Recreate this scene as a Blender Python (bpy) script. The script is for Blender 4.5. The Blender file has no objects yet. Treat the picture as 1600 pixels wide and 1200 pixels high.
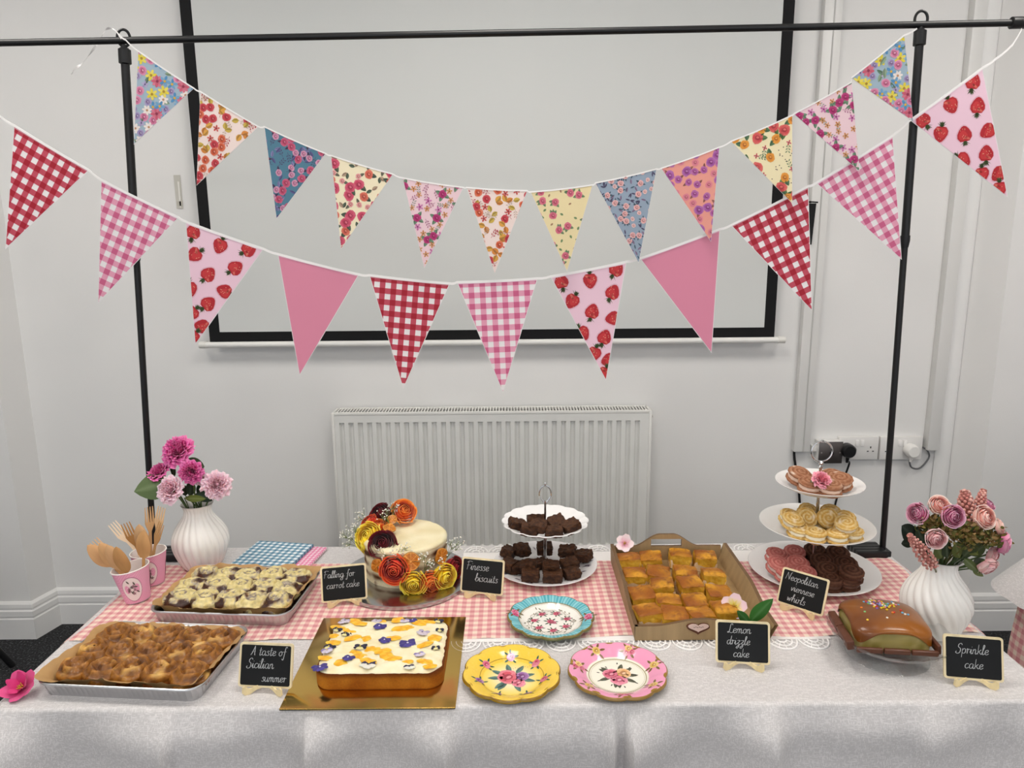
import bpy, bmesh, math, random
from mathutils import Vector as V, Matrix, noise
from math import sin, cos, pi, radians, sqrt, exp, atan2
RNG = random.Random(11)
SC = bpy.context.scene
COL = SC.collection
# ------------------------------------------------------------------ camera
EYE = V((0, 0, 1.68)); FPX = 1150.0; PITCH = radians(11.4); ROLL = radians(.5)
_f = V((0, cos(PITCH), -sin(PITCH))); _u0 = V((0, sin(PITCH), cos(PITCH))); _r0 = V((1, 0, 0))
_r = _r0*cos(ROLL) - _u0*sin(ROLL); _u = _r0*sin(ROLL) + _u0*cos(ROLL)
cam = bpy.data.cameras.new('camera'); cam_o = bpy.data.objects.new('camera', cam); COL.objects.link(cam_o)
cam.sensor_width = 36; cam.lens = 36*FPX/1600; cam.clip_start = .05
_m = Matrix((_r, _u, -_f)).transposed().to_4x4(); _m.translation = EYE
cam_o.matrix_world = _m
SC.camera = cam_o
def at(px, py, Y=None, Z=None):
    """world point where the line of sight of a photo pixel meets the plane Y=.. or Z=.. (used while measuring the room)"""
    d = _f*FPX + _r*(px-800) + _u*(600-py)
    t = Y/d.y if Y is not None else (Z-EYE.z)/d.z
    return EYE + d*t
# ------------------------------------------------------------------ world, exposure, lights
w = bpy.data.worlds.new('daylight'); SC.world = w; w.use_nodes = True
bg = w.node_tree.nodes['Background']; bg.inputs[0].default_value = (.90, .94, 1.0, 1); bg.inputs[1].default_value = 1.2
vs = SC.view_settings
vs.view_transform = 'Standard'; vs.look = 'None'; vs.exposure = -.09; vs.gamma = 1.0; vs.use_curve_mapping = False
PANEL_W = 16.0      # emission strength of the ceiling panel diffusers
# ------------------------------------------------------------------ helpers
def lin(h):
    if isinstance(h, str):
        h = h.lstrip('#'); h = [int(h[i:i+2], 16) for i in (0, 2, 4)]
    o = []
    for c in h[:3]:
        c = c/255.
        o.append(c/12.92 if c <= .04045 else ((c+.055)/1.055)**2.4)
    return (o[0], o[1], o[2], 1.)
def mix(a, b, t):
    t = max(0., min(1., t))
    if isinstance(a, str): a = [int(a.lstrip('#')[i:i+2], 16) for i in (0, 2, 4)]
    if isinstance(b, str): b = [int(b.lstrip('#')[i:i+2], 16) for i in (0, 2, 4)]
    return tuple(a[i]+(b[i]-a[i])*t for i in range(3))
def nz(p, s=1.0): return noise.noise(V(p)*s)
def material(name, color=None, rough=.6, spec=.5, metal=0., bump=None, coat=0., sss=0., emit=0., trans=0., vary=None, stretch=(1, 1, 1), sheen=0.):
    """procedural principled material; color None reads the part's own paint colours"""
    m = bpy.data.materials.new(name); m.use_nodes = True
    nt = m.node_tree; N = nt.nodes; L = nt.links; b = N['Principled BSDF']
    b.inputs['Roughness'].default_value = rough; b.inputs['Specular IOR Level'].default_value = spec
    b.inputs['Metallic'].default_value = metal; b.inputs['Coat Weight'].default_value = coat
    b.inputs['Coat Roughness'].default_value = .08
    b.inputs['Transmission Weight'].default_value = trans
    b.inputs['Sheen Weight'].default_value = sheen
    if sss:
        b.inputs['Subsurface Weight'].default_value = sss; b.inputs['Subsurface Radius'].default_value = (1, .6, .4); b.inputs['Subsurface Scale'].default_value = .006
    tc = N.new('ShaderNodeTexCoord'); mp = N.new('ShaderNodeMapping'); mp.inputs['Scale'].default_value = stretch
    L.new(tc.outputs['Object'], mp.inputs['Vector'])
    if color is None:
        a = N.new('ShaderNodeAttribute'); a.attribute_name = 'Col'; src = a.outputs['Color']
    else:
        rgb = N.new('ShaderNodeRGB'); rgb.outputs[0].default_value = lin(color); src = rgb.outputs[0]
    if vary:
        n = N.new('ShaderNodeTexNoise'); n.inputs['Scale'].default_value = vary[0]; n.inputs['Detail'].default_value = 6
        L.new(mp.outputs[0], n.inputs['Vector'])
        r = N.new('ShaderNodeMapRange'); r.inputs[1].default_value = .3; r.inputs[2].default_value = .7
        r.inputs[3].default_value = 1-vary[1]; r.inputs[4].default_value = 1+vary[1]
        L.new(n.outputs['Fac'], r.inputs[0])
        hs = N.new('ShaderNodeHueSaturation'); L.new(r.outputs[0], hs.inputs['Value']); L.new(src, hs.inputs['Color']); src = hs.outputs[0]
    L.new(src, b.inputs['Base Color'])
    if emit:
        L.new(src, b.inputs['Emission Color']); b.inputs['Emission Strength'].default_value = emit
    if bump:
        n = N.new('ShaderNodeTexNoise'); n.inputs['Scale'].default_value = bump[0]; n.inputs['Detail'].default_value = bump[2] if len(bump) > 2 else 4
        L.new(mp.outputs[0], n.inputs['Vector'])
        bp = N.new('ShaderNodeBump'); bp.inputs['Strength'].default_value = bump[1]; bp.inputs['Distance'].default_value = .002
        L.new(n.outputs['Fac'], bp.inputs['Height']); L.new(bp.outputs[0], b.inputs['Normal'])
    return m
class MB:
    """collects shapes and links them as ONE mesh object"""
    def __init__(s): s.v = []; s.f = []; s.c = []; s.mi = []
    def add(s, vs, fs, col, X=None, mi=0):
        b = len(s.v)
        s.v += [tuple(X @ V(p)) if X is not None else tuple(p) for p in vs]
        s.f += [[i+b for i in q] for q in fs]; s.mi += [mi]*len(fs)
        if isinstance(col, list): s.c += [lin(c) for c in col]
        else: s.c += [lin(col)]*len(vs)
    def grid(s, fn, nu, nv, col, X=None, wrap=False, mi=0):
        vs = []; cs = []
        for j in range(nv+1):
            for i in range(nu if wrap else nu+1):
                u = i/nu; v = j/nv; vs.append(fn(u, v))
                cs.append(col(u, v) if callable(col) else col)
        W = nu if wrap else nu+1
        fs = []
        for j in range(nv):
            for i in range(nu):
                a = j*W+i; b_ = j*W+(i+1) % W
                fs.append((a, b_, b_+W, a+W))
        s.add(vs, fs, cs, X, mi)
    def lathe(s, prof, n, col, X=None, fn=None, mi=0, cap0=False, cap1=False):
        vs = []; fs = []; cs = []
        for j, (r, z) in enumerate(prof):
            for i in range(n):
                a = 2*pi*i/n; rr = r*(fn(a, z, j) if fn else 1)
                vs.append((rr*cos(a), rr*sin(a), z)); cs.append(col(a, z, r, j) if callable(col) else (col[j] if isinstance(col, list) else col))
        for j in range(len(prof)-1):
            for i in range(n):
                a = j*n+i; b_ = j*n+(i+1) % n; fs.append((a, b_, b_+n, a+n))
        if cap0: fs.append(list(range(n))[::-1])
        if cap1: fs.append([(len(prof)-1)*n+i for i in range(n)])
        s.add(vs, fs, cs, X, mi)
    def tube(s, pts, r, col, n=8, X=None, cap=True, mi=0):
        pts = [V(p) for p in pts]; k = len(pts); rs = r if isinstance(r, (list, tuple)) else [r]*k
        T = []
        for i in range(k):
            t = pts[min(i+1, k-1)]-pts[max(i-1, 0)]
            T.append(t.normalized() if t.length > 1e-9 else V((0, 0, 1)))
        a = V((0, 0, 1)) if abs(T[0].z) < .9 else V((1, 0, 0))
        nn = (a - T[0]*a.dot(T[0])).normalized(); vs = []; fs = []; cs = []
        for i in range(k):
            nn = nn - T[i]*nn.dot(T[i]); nn = nn.normalized() if nn.length > 1e-6 else V((1, 0, 0))
            b_ = T[i].cross(nn)
            for j in range(n):
                an = 2*pi*j/n; vs.append(pts[i]+(nn*cos(an)+b_*sin(an))*rs[i]); cs.append(col[i] if isinstance(col, list) else col)
        for i in range(k-1):
            for j in range(n):
                p = i*n+j; q = i*n+(j+1) % n; fs.append((p, q, q+n, p+n))
        if cap: fs.append(list(range(n))[::-1]); fs.append([(k-1)*n+j for j in range(n)])
        s.add(vs, fs, cs, X, mi)
    def box(s, c, d, col, bev=0., seg=2, X=None, mi=0):
        bm = bmesh.new(); bmesh.ops.create_cube(bm, size=1)
        for q in bm.verts: q.co = V((q.co.x*d[0], q.co.y*d[1], q.co.z*d[2]))
        if bev: bmesh.ops.bevel(bm, geom=bm.edges[:], offset=bev, segments=seg, profile=.5, affect='EDGES')
        for q in bm.verts: q.co += V(c)
        bm.verts.index_update()
        s.add([q.co.copy() for q in bm.verts], [[q.index for q in f.verts] for f in bm.faces], col, X, mi); bm.free()
    def ball(s, c, r, col, X=None, sub=2, fn=None, mi=0):
        bm = bmesh.new(); bmesh.ops.create_icosphere(bm, subdivisions=sub, radius=1)
        r = r if isinstance(r, (tuple, list)) else (r, r, r)
        vs = []; cs = []
        for q in bm.verts:
            k = fn(q.co) if fn else 1.
            vs.append(V((q.co.x*r[0]*k, q.co.y*r[1]*k, q.co.z*r[2]*k))+V(c)); cs.append(col(q.co) if callable(col) else col)
        s.add(vs, [[q.index for q in f.verts] for f in bm.faces], cs, X, mi); bm.free()
    def prism(s, poly, h, col, X=None, mi=0, z0=0.):
        n = len(poly)
        vs = [(x, y, z0) for x, y in poly]+[(x, y, z0+h) for x, y in poly]
        s.add(vs, [list(range(n))[::-1], [n+i for i in range(n)]]+[(i, (i+1) % n, n+(i+1) % n, n+i) for i in range(n)], col, X, mi)
    def build(s, name, mats, parent=None, smooth=40, loc=None, rz=None):
        me = bpy.data.meshes.new(name); me.from_pydata(s.v, [], s.f)
        mats = mats if isinstance(mats, (list, tuple)) else [mats]
        for m in mats: me.materials.append(m)
        if len(mats) > 1: me.polygons.foreach_set('material_index', s.mi)
        a = me.color_attributes.new('Col', 'FLOAT_COLOR', 'POINT')
        a.data.foreach_set('color', [x for c in s.c for x in c])
        if smooth:
            me.polygons.foreach_set('use_smooth', [True]*len(me.polygons)); me.set_sharp_from_angle(angle=radians(smooth))
        me.update()
        o = bpy.data.objects.new(name, me); COL.objects.link(o)
        if parent: o.parent = parent
        if loc is not None: o.location = loc
        if rz is not None: o.rotation_euler = (0, 0, rz)
        return o
def tag(o, label=None, cat=None, group=None, kind=None):
    if label: o['label'] = label
    if cat: o['category'] = cat
    if group: o['group'] = group
    if kind: o['kind'] = kind
    return o
def thing(name, label, cat, loc=(0, 0, 0), rz=0., group=None):
    o = bpy.data.objects.new(name, None); o.empty_display_size = .02; COL.objects.link(o)
    o.location = loc; o.rotation_euler = (0, 0, rz)
    return tag(o, label, cat, group)
def copy_tree(o, parent=None):
    c = o.copy(); COL.objects.link(c)
    if parent: c.parent = parent
    for ch in list(o.children): copy_tree(ch, c)
    return c
def TX(loc=(0, 0, 0), rz=0., rx=0., ry=0., s=1.):
    return Matrix.Translation(V(loc)) @ Matrix.Rotation(rz, 4, 'Z') @ Matrix.Rotation(rx, 4, 'X') @ Matrix.Rotation(ry, 4, 'Y') @ Matrix.Scale(s, 4)
def aim(loc, d, roll=0.):
    """matrix that turns local +Z towards d"""
    q = V(d).to_track_quat('Z', 'Y')
    return Matrix.Translation(V(loc)) @ q.to_matrix().to_4x4() @ Matrix.Rotation(roll, 4, 'Z')
def smooth_path(P, k=8):
    P = [V(p) for p in P]; out = []
    for i in range(len(P)-1):
        a = P[max(i-1, 0)]; b = P[i]; c = P[i+1]; d = P[min(i+2, len(P)-1)]
        for j in range(k):
            t = j/k
            out.append(.5*((2*b)+(c-a)*t+(2*a-5*b+4*c-d)*t*t+(3*b-a-3*c+d)*t**3))
    out.append(P[-1]); return out
# ------------------------------------------------------------------ shared materials
M = dict(
    matte=material('painted_matte', rough=.7, spec=.3, bump=(220, .12)),
    paper=material('printed_paper', rough=.5, spec=.35),
    satin=material('satin_paint', rough=.38, spec=.45),
    gloss=material('glossy_print', rough=.16, spec=.55, coat=.25),
    petal=material('petal_fabric', rough=.65, spec=.2, sheen=.15, bump=(350, .15), sss=.25),
    wood=material('pale_wood', rough=.62, spec=.3, vary=(60, .1), stretch=(1, 1, .12), bump=(180, .15)),
    crumb=material('cake_crumb', rough=.8, spec=.2, bump=(420, .7, 6), vary=(300, .12)),
    choc=material('chocolate_biscuit', rough=.62, spec=.3, bump=(300, .9, 6), vary=(260, .3)),
    glaze=material('sticky_glaze', rough=.42, spec=.45, bump=(170, .9, 6), coat=.15, vary=(90, .22)),
    icing=material('icing', rough=.5, spec=.4, bump=(140, .7), sss=.1),
    whirl=material('piped_biscuit', rough=.75, spec=.2, bump=(500, .35), vary=(200, .08)),
    blackmetal=material('black_powder_coat', '#0b0b0d', rough=.42, spec=.45),
    chrome=material('chrome', '#d8d8da', rough=.12, metal=1.),
    foil=material('foil_tray_aluminium', '#c9c9cb', rough=.3, metal=1., bump=(90, .15)),
    gold=material('gold_card', '#d6b262', rough=.16, metal=1., bump=(30, .02)),
    silver=material('silver_card', '#b9babb', rough=.22, metal=1., bump=(60, .05)),
    ceramic=material('white_ceramic', '#f2efea', rough=.25, spec=.5),
    china=material('white_china', rough=.18, spec=.5),
    slate=material('blackboard_slate', '#0d0e0f', rough=.55, spec=.3, vary=(25, .35)),
    chalk=material('chalk_ink', '#b4b6b6', rough=.9, spec=.1, vary=(400, .1)),
    parchment=material('brown_parchment', rough=.55, spec=.3, bump=(60, .5), vary=(30, .1)),
    leaf=material('leaf', rough=.5, spec=.35, bump=(80, .3)),
    plastic=material('white_plastic', rough=.35, spec=.45),
    ribbon=material('white_ribbon', '#f4f2f0', rough=.35, spec=.4),
)
def thin_glass():
    m = bpy.data.materials.new('clear_glass'); m.use_nodes = True; N = m.node_tree.nodes; L = m.node_tree.links; N.remove(N['Principled BSDF']); out = N['Material Output']
    t = N.new('ShaderNodeBsdfTransparent'); t.inputs[0].default_value = (.955, .965, .965, 1); g = N.new('ShaderNodeBsdfGlossy'); g.inputs['Roughness'].default_value = .03
    lw = N.new('ShaderNodeLayerWeight'); lw.inputs[0].default_value = .5; pw = N.new('ShaderNodeMath'); pw.operation = 'POWER'; pw.inputs[1].default_value = 2.6; L.new(lw.outputs['Facing'], pw.inputs[0]); f = N.new('ShaderNodeMath'); f.operation = 'MULTIPLY_ADD'; f.inputs[1].default_value = .62; f.inputs[2].default_value = .05; L.new(pw.outputs[0], f.inputs[0]); mx = N.new('ShaderNodeMixShader'); L.new(f.outputs[0], mx.inputs[0]); L.new(t.outputs[0], mx.inputs[1]); L.new(g.outputs[0], mx.inputs[2]); L.new(mx.outputs[0], out.inputs[0]); return m
M['glass'] = thin_glass()
# ------------------------------------------------------------------ setting
def nodes_mat(name):
    m = bpy.data.materials.new(name); m.use_nodes = True
    return m, m.node_tree.nodes, m.node_tree.links, m.node_tree.nodes['Principled BSDF']
def ramp(N, stops, interp='LINEAR'):
    r = N.new('ShaderNodeValToRGB'); r.color_ramp.interpolation = interp; e = r.color_ramp.elements
    while len(e) < len(stops): e.new(.5)
    for q, (p, c) in zip(e, stops): q.position = p; q.color = lin(c)
    return r
def carpet_mat():
    m, N, L, b = nodes_mat('charcoal_carpet'); tc = N.new('ShaderNodeTexCoord')
    n = N.new('ShaderNodeTexNoise'); n.inputs['Scale'].default_value = 130; n.inputs['Detail'].default_value = 5
    L.new(tc.outputs['Object'], n.inputs['Vector'])
    r = ramp(N, [(.38, '#0c0c0e'), (.58, '#2a2b2e'), (.72, '#6c6d70')]); L.new(n.outputs['Fac'], r.inputs[0]); L.new(r.outputs[0], b.inputs['Base Color'])
    b.inputs['Roughness'].default_value = .95; bp = N.new('ShaderNodeBump'); bp.inputs['Strength'].default_value = .8; bp.inputs['Distance'].default_value = .004
    L.new(n.outputs['Fac'], bp.inputs['Height']); L.new(bp.outputs[0], b.inputs['Normal']); return m
def damask_mat():
    """white table linen woven with short broken lines, slightly shinier than the ground"""
    m, N, L, b = nodes_mat('white_damask_linen'); tc = N.new('ShaderNodeTexCoord')
    def nse(sc, stretch, det=2):
        mp = N.new('ShaderNodeMapping'); mp.inputs['Scale'].default_value = stretch; L.new(tc.outputs['Object'], mp.inputs[0])
        n = N.new('ShaderNodeTexNoise'); n.inputs['Scale'].default_value = sc; n.inputs['Detail'].default_value = det; L.new(mp.outputs[0], n.inputs['Vector']); return n
    a = nse(430, (.18, 1.2, 1.2)); c = nse(430, (1.2, .3, .3)); d = nse(18, (1, 1, 1))
    mx = N.new('ShaderNodeMath'); mx.operation = 'MAXIMUM'; L.new(a.outputs['Fac'], mx.inputs[0]); L.new(c.outputs['Fac'], mx.inputs[1])
    r = ramp(N, [(.53, '#c8c4c3'), (.63, '#dcd8d7')]); L.new(mx.outputs[0], r.inputs[0]); L.new(r.outputs[0], b.inputs['Base Color'])
    rr = N.new('ShaderNodeMapRange'); rr.inputs[1].default_value = .55; rr.inputs[2].default_value = .64; rr.inputs[3].default_value = .60; rr.inputs[4].default_value = .40
    L.new(mx.outputs[0], rr.inputs[0]); L.new(rr.outputs[0], b.inputs['Roughness'])
    b.inputs['Sheen Weight'].default_value = .2
    bp = N.new('ShaderNodeBump'); bp.inputs['Strength'].default_value = .25; bp.inputs['Distance'].default_value = .001
    L.new(mx.outputs[0], bp.inputs['Height']); L.new(bp.outputs[0], b.inputs['Normal']); return m
def gingham_mat(name, light, mid, dark, rough=.75):
    """checks woven from two sets of stripes, laid out by the cloth's own weave coordinates GC (one unit per check pair)"""
    m, N, L, b = nodes_mat(name); at_ = N.new('ShaderNodeAttribute'); at_.attribute_name = 'GC'
    sp = N.new('ShaderNodeSeparateXYZ'); L.new(at_.outputs['Vector'], sp.inputs[0]); outs = []
    for k in range(2):
        fr = N.new('ShaderNodeMath'); fr.operation = 'FRACT'; L.new(sp.outputs[k], fr.inputs[0])
        g = N.new('ShaderNodeMapRange'); g.interpolation_type = 'SMOOTHSTEP'
        pp = N.new('ShaderNodeMath'); pp.operation = 'PINGPONG'; pp.inputs[1].default_value = .5; L.new(fr.outputs[0], pp.inputs[0])
        g.inputs[1].default_value = .22; g.inputs[2].default_value = .28; L.new(pp.outputs[0], g.inputs[0]); outs.append(g.outputs[0])
    ad = N.new('ShaderNodeMath'); ad.operation = 'ADD'; L.new(outs[0], ad.inputs[0]); L.new(outs[1], ad.inputs[1])
    hf = N.new('ShaderNodeMath'); hf.operation = 'MULTIPLY'; hf.inputs[1].default_value = .5; L.new(ad.outputs[0], hf.inputs[0])
    r = ramp(N, [(0, light), (.5, mid), (1, dark)]); L.new(hf.outputs[0], r.inputs[0]); L.new(r.outputs[0], b.inputs['Base Color'])
    b.inputs['Roughness'].default_value = rough; b.inputs['Specular IOR Level'].default_value = .25
    n = N.new('ShaderNodeTexNoise'); n.inputs['Scale'].default_value = 700; bp = N.new('ShaderNodeBump'); bp.inputs['Strength'].default_value = .2; bp.inputs['Distance'].default_value = .001
    L.new(n.outputs['Fac'], bp.inputs['Height']); L.new(bp.outputs[0], b.inputs['Normal']); return m
def weave(o, coords):
    a = o.data.attributes.new('GC', 'FLOAT_VECTOR', 'POINT'); a.data.foreach_set('vector', [x for c in coords for x in (c[0], c[1], 0.)])
WALLM = material('wall_emulsion', '#e7e6e4', rough=.75, spec=.25, bump=(160, .12), vary=(3, .012))
TRIMM = material('white_gloss_trim', '#e9e8e6', rough=.4, spec=.4, vary=(5, .015))
YW = 3.025; YC = 2.9           # back wall and the faces of the two columns beside it
XL = -2.062; XR = 1.938
def structure(mb, name, mat, smooth=0): return tag(mb.build(name, mat, smooth=smooth), kind='structure')
b = MB(); b.box((0, .4, -.05), (7.2, 6.4, .1), '#222222'); structure(b, 'floor', carpet_mat())
b = MB(); b.box((0, YW+.06, 1.5), (5.0, .12, 3.0), '#dddddd'); structure(b, 'wall_back', WALLM)
b = MB(); b.prism([(-3.5, YC), (XL, YC), (-2.028, YW), (-2.028, YW+.1), (-3.5, YW+.1)], 3.0, '#dddddd'); structure(b, 'wall_left', WALLM)
b = MB(); b.prism([(XR, YC), (3.5, YC), (3.5, YW+.1), (1.872, YW+.1), (1.872, YW)], 3.0, '#dddddd'); structure(b, 'wall_right', WALLM)
b = MB(); b.box((0, .4, 3.05), (7.2, 6.4, .1), '#eeeeee'); structure(b, 'ceiling', material('ceiling_tiles', '#e9e8e5', rough=.85, bump=(300, .4)))
b = MB(); b.box((-3.55, .4, 1.5), (.1, 6.4, 3.0), '#dddddd'); structure(b, 'wall_far_left', WALLM)
b = MB(); b.box((3.55, .4, 1.5), (.1, 6.4, 3.0), '#dddddd'); structure(b, 'wall_far_right', WALLM)
# skirting: one ogee profile swept along wall and columns
SKP = [(0, 0), (.018, 0), (.018, .092), (.013, .096), (.013, .101), (.017, .105), (.017, .128), (.010, .133), (.010, .139), (.014, .142), (.012, .158), (.003, .168), (0, .168)]
def skirting(name, path):
    b = MB(); n = len(SKP); vs = []; fs = []; P = [V((x, y, 0)) for x, y in path]
    for i, p in enumerate(P):
        d0 = (P[i]-P[i-1]).normalized() if i else None; d1 = (P[i+1]-P[i]).normalized() if i < len(P)-1 else None
        n0 = V((d0.y, -d0.x, 0)) if d0 else None; n1 = V((d1.y, -d1.x, 0)) if d1 else None
        nn = (n0+n1)/(1+n0.dot(n1)) if d0 and d1 else (n0 or n1)
        vs += [p+nn*q[0]+V((0, 0, q[1])) for q in SKP]
    for i in range(len(P)-1):
        for j in range(n-1): fs.append((i*n+j, (i+1)*n+j, (i+1)*n+j+1, i*n+j+1))
    b.add(vs, fs, '#e4e3e0'); return structure(b, name, TRIMM, smooth=30)
skirting('baseboard_left', [(-3.5, YC), (XL, YC), (-2.028, YW)])
skirting('baseboard_back', [(-2.028, YW), (1.872, YW)])
skirting('baseboard_right', [(1.872, YW), (XR, YC), (3.5, YC)])
# boxed pipe beside the right column
b = MB(); b.grid(lambda u, v: (1.803+.07*u, YW-.004-.016*sin(pi*u)**.5, .168+2.832*v), 10, 1, '#dddcd9'); structure(b, 'trim_1', TRIMM, smooth=60)
# ceiling light panels (the room's lamps)
PANM = material('lit_diffuser', '#fffaf3', rough=.6, emit=PANEL_W)
for i, (x, y, where) in enumerate([(-1.7, 1.65, 'above the left end of the buffet table'), (0, 1.65, 'above the middle of the buffet table'), (1.7, 1.65, 'above the right end of the buffet table'),
                                   (-1.7, -.6, 'behind the viewer on the left'), (0, -.6, 'behind the viewer in the middle'), (1.7, -.6, 'behind the viewer on the right')]):
    t = thing('ceiling_light_panel', 'square white ceiling light panel '+where, 'ceiling light', (x, y, 3.0))
    f = MB()
    for sx, sy, dx, dy in ((0, .31, .64, .02), (0, -.31, .64, .02), (.31, 0, .02, .6), (-.31, 0, .02, .6)): f.box((sx, sy, -.008), (dx, dy, .016), '#f0f0f0')
    f.build('frame', M['plastic'], t, smooth=0)
    d = MB(); d.box((0, 0, -.005), (.6, .6, .008), '#ffffff'); d.build('diffuser', PANM, t, smooth=0)
# ------------------------------------------------------------------ pull-down projector screen
YS = 2.975
sx0, sx1, sz0, sz1 = -1.228, 1.069, 1.266, 2.62
t = thing('projector_screen', 'pull-down projector screen with black borders on the back wall', 'projector screen', (0, YS, sz0))
b = MB(); b.box(((sx0+sx1)/2, 0, .04+(sz1-sz0-.04)/2), (sx1-sx0-.086, .003, sz1-sz0-.04), '#f1f2f0'); b.build('viewing_surface', material('screen_cloth', '#d4d6d4', rough=.8, spec=.2, bump=(500, .06)), t, smooth=0)
bm_ = material('screen_border_black', '#111113', rough=.7, spec=.25)
b = MB(); b.box(((sx0+sx1)/2, 0, .02), (sx1-sx0, .004, .04), '#111111')
for x in (sx0+.0215, sx1-.0215): b.box((x, 0, .04+(sz1-sz0-.04)/2), (.043, .004, sz1-sz0-.04), '#111111')
b.build('black_border', bm_, t, smooth=0)
b = MB(); b.tube([(sx0-.018, 0, -.012), (sx1+.018, 0, -.012)], .0125, '#e8e7e3', 14); bar = b.build('bottom_bar', M['plastic'], t)
for x in (sx0-.03, sx1+.03):
    b = MB(); b.tube([(x-.014, 0, -.012), (x+.014, 0, -.012)], .0145, '#dedcd6', 14); b.build('end_cap', M['plastic'], bar)
b = MB(); b.box(((sx0+sx1)/2, .0, sz1-sz0+.05), (sx1-sx0+.1, .09, .1), '#e8e8e6', .01); b.build('roller_case', M['plastic'], t)
# ------------------------------------------------------------------ radiator
YR = 2.92
rl = at(517, 645, Y=YR); rr_ = at(1019, 642, Y=YR); RX0, RX1, RZ1 = rl.x, rr_.x, (rl.z+rr_.z)/2; RZ0 = RZ1-.62
t = thing('radiator', 'long white ribbed panel radiator below the projector screen', 'radiator', ((RX0+RX1)/2, YR, RZ0))
RW = RX1-RX0; RH = RZ1-RZ0
prof = []; pitch = .0378; nfl = int((RW-.05)/pitch); x0 = -nfl*pitch/2
prof.append((-RW/2+.012, 0)); 
for i in range(nfl):
    a = x0+i*pitch
    prof += [(a, 0), (a+.006, 1), (a+.015, 1), (a+.021, 0)]
prof += [(x0+nfl*pitch, 0), (RW/2-.012, 0)]
zl = [(0.002, 0), (.035, 0), (.040, 1), (RH-.047, 1), (RH-.041, 0), (RH-.002, 0)]
b = MB(); b.grid(lambda u, v: (prof[round(u*(len(prof)-1))][0], .0125*prof[round(u*(len(prof)-1))][1]*zl[round(v*5)][1], zl[round(v*5)][0]), len(prof)-1, 5, '#e2e2de')
RADM = material('radiator_enamel', rough=.42, spec=.4, vary=(7, .03))
b.build('front_panel', RADM, t, smooth=20)
for s in (-1, 1):
    b = MB(); b.box((s*(RW/2-.006), .045, RH/2), (.012, .095, RH), '#e4e3de', .003); b.build('side_panel', RADM, t)
b = MB(); b.box((0, .045, RH-.016), (RW-.03, .075, .004), '#0c0c0c')
for y in (.004, .088): b.box((0, y, RH-.004), (RW-.024, .012, .012), '#e6e5e0', .002)
n = 104
for i in range(n): b.box((-RW/2+.02+(RW-.04)*i/(n-1), .047, RH-.003), (.0056, .08, .005), '#e6e5e0')
b.build('top_grille', RADM, t)
b = MB(); b.box((0, .085, RH/2), (RW-.03, .006, RH-.02), '#d8d8d4'); b.build('rear_panel', RADM, t)
b = MB(); b.tube([(RW/2, .05, RH-.035), (RW/2+.012, .05, RH-.035)], .006, '#c8c6c0', 10); b.build('bleed_valve', M['satin'], t)
for s in (-1, 1):
    b = MB(); b.tube([(s*(RW/2-.04), .05, .01), (s*(RW/2-.04), .05, -.33)], .0075, '#dddddd', 10); b.build('pipe', M['satin'], t)
# ------------------------------------------------------------------ trunking, sockets, cables on the back wall
def on_wall(px, py, y=YW): return at(px, py, Y=y)
a = on_wall(1239, 703); c = on_wall(1264, 703)
tx0, tx1 = a.x-.008, c.x-.008
t = thing('cable_trunking', 'wide white cable trunking between projector screen and wall sockets', 'cable trunking', ((tx0+tx1)/2, YW, a.z))
b = MB(); b.box((0, -.016, (3.0-a.z)/2), (tx1-tx0, .032, 3.0-a.z), '#e2e1de', .003); body = b.build('channel', M['satin'], t)
b = MB(); b.box((.004, -.0335, (3.0-a.z)/2), (.004, .003, 3.0-a.z), '#bdbcb8'); b.build('lid_groove', M['satin'], body, smooth=0)
b = MB(); b.box((tx1-tx0, -.012, .012), (.05, .024, .026), '#e9e8e4', .002); b.build('elbow_box', M['plastic'], t)
a2 = on_wall(1441, 700); x1_ = 1.80
t = thing('cable_trunking', 'white cable trunking at the right end of the wall sockets', 'cable trunking', ((a2.x+x1_)/2, YW, a2.z))
b = MB(); b.box((0, -.02, (3.0-a2.z)/2), (x1_-a2.x, .04, 3.0-a2.z), '#dfdedb', .003); b.build('channel', M['satin'], t)
def wall_box(name, label, cat, p0, p1, depth, col, mat, yb=YW):
    A = at(*p0, Y=yb-depth); B = at(*p1, Y=yb-depth); w_ = B.x-A.x; h_ = A.z-B.z
    t = thing(name, label, cat, ((A.x+B.x)/2, yb, (A.z+B.z)/2)); b = MB(); b.box((0, -depth/2, 0), (w_, depth, h_), col, .003); return t, w_, h_, b
t, w_, h_, b = wall_box('data_outlet', 'square metal faced outlet box beside the black plug', 'wall outlet', (1280, 690), (1315, 724), .045, '#e6e5e2', None)
b.build('back_box', M['plastic'], t)
b = MB(); b.box((0, -.0465, 0), (w_-.002, .003, h_-.002), '#6f6a68', .001); fp = b.build('face_plate', material('brushed_steel', rough=.35, metal=.85), t)
b = MB(); b.tube([(0.004, -.048, -.002), (.004, -.05, -.002)], .0085, '#0a0a0a', 14); b.build('socket_hole', M['satin'], fp)
for s in (-1, 1):
    b = MB(); b.tube([(s*w_*.38, -.048, 0), (s*w_*.38, -.049, 0)], .003, '#a09a98', 8); b.build('screw', M['satin'], fp)
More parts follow.
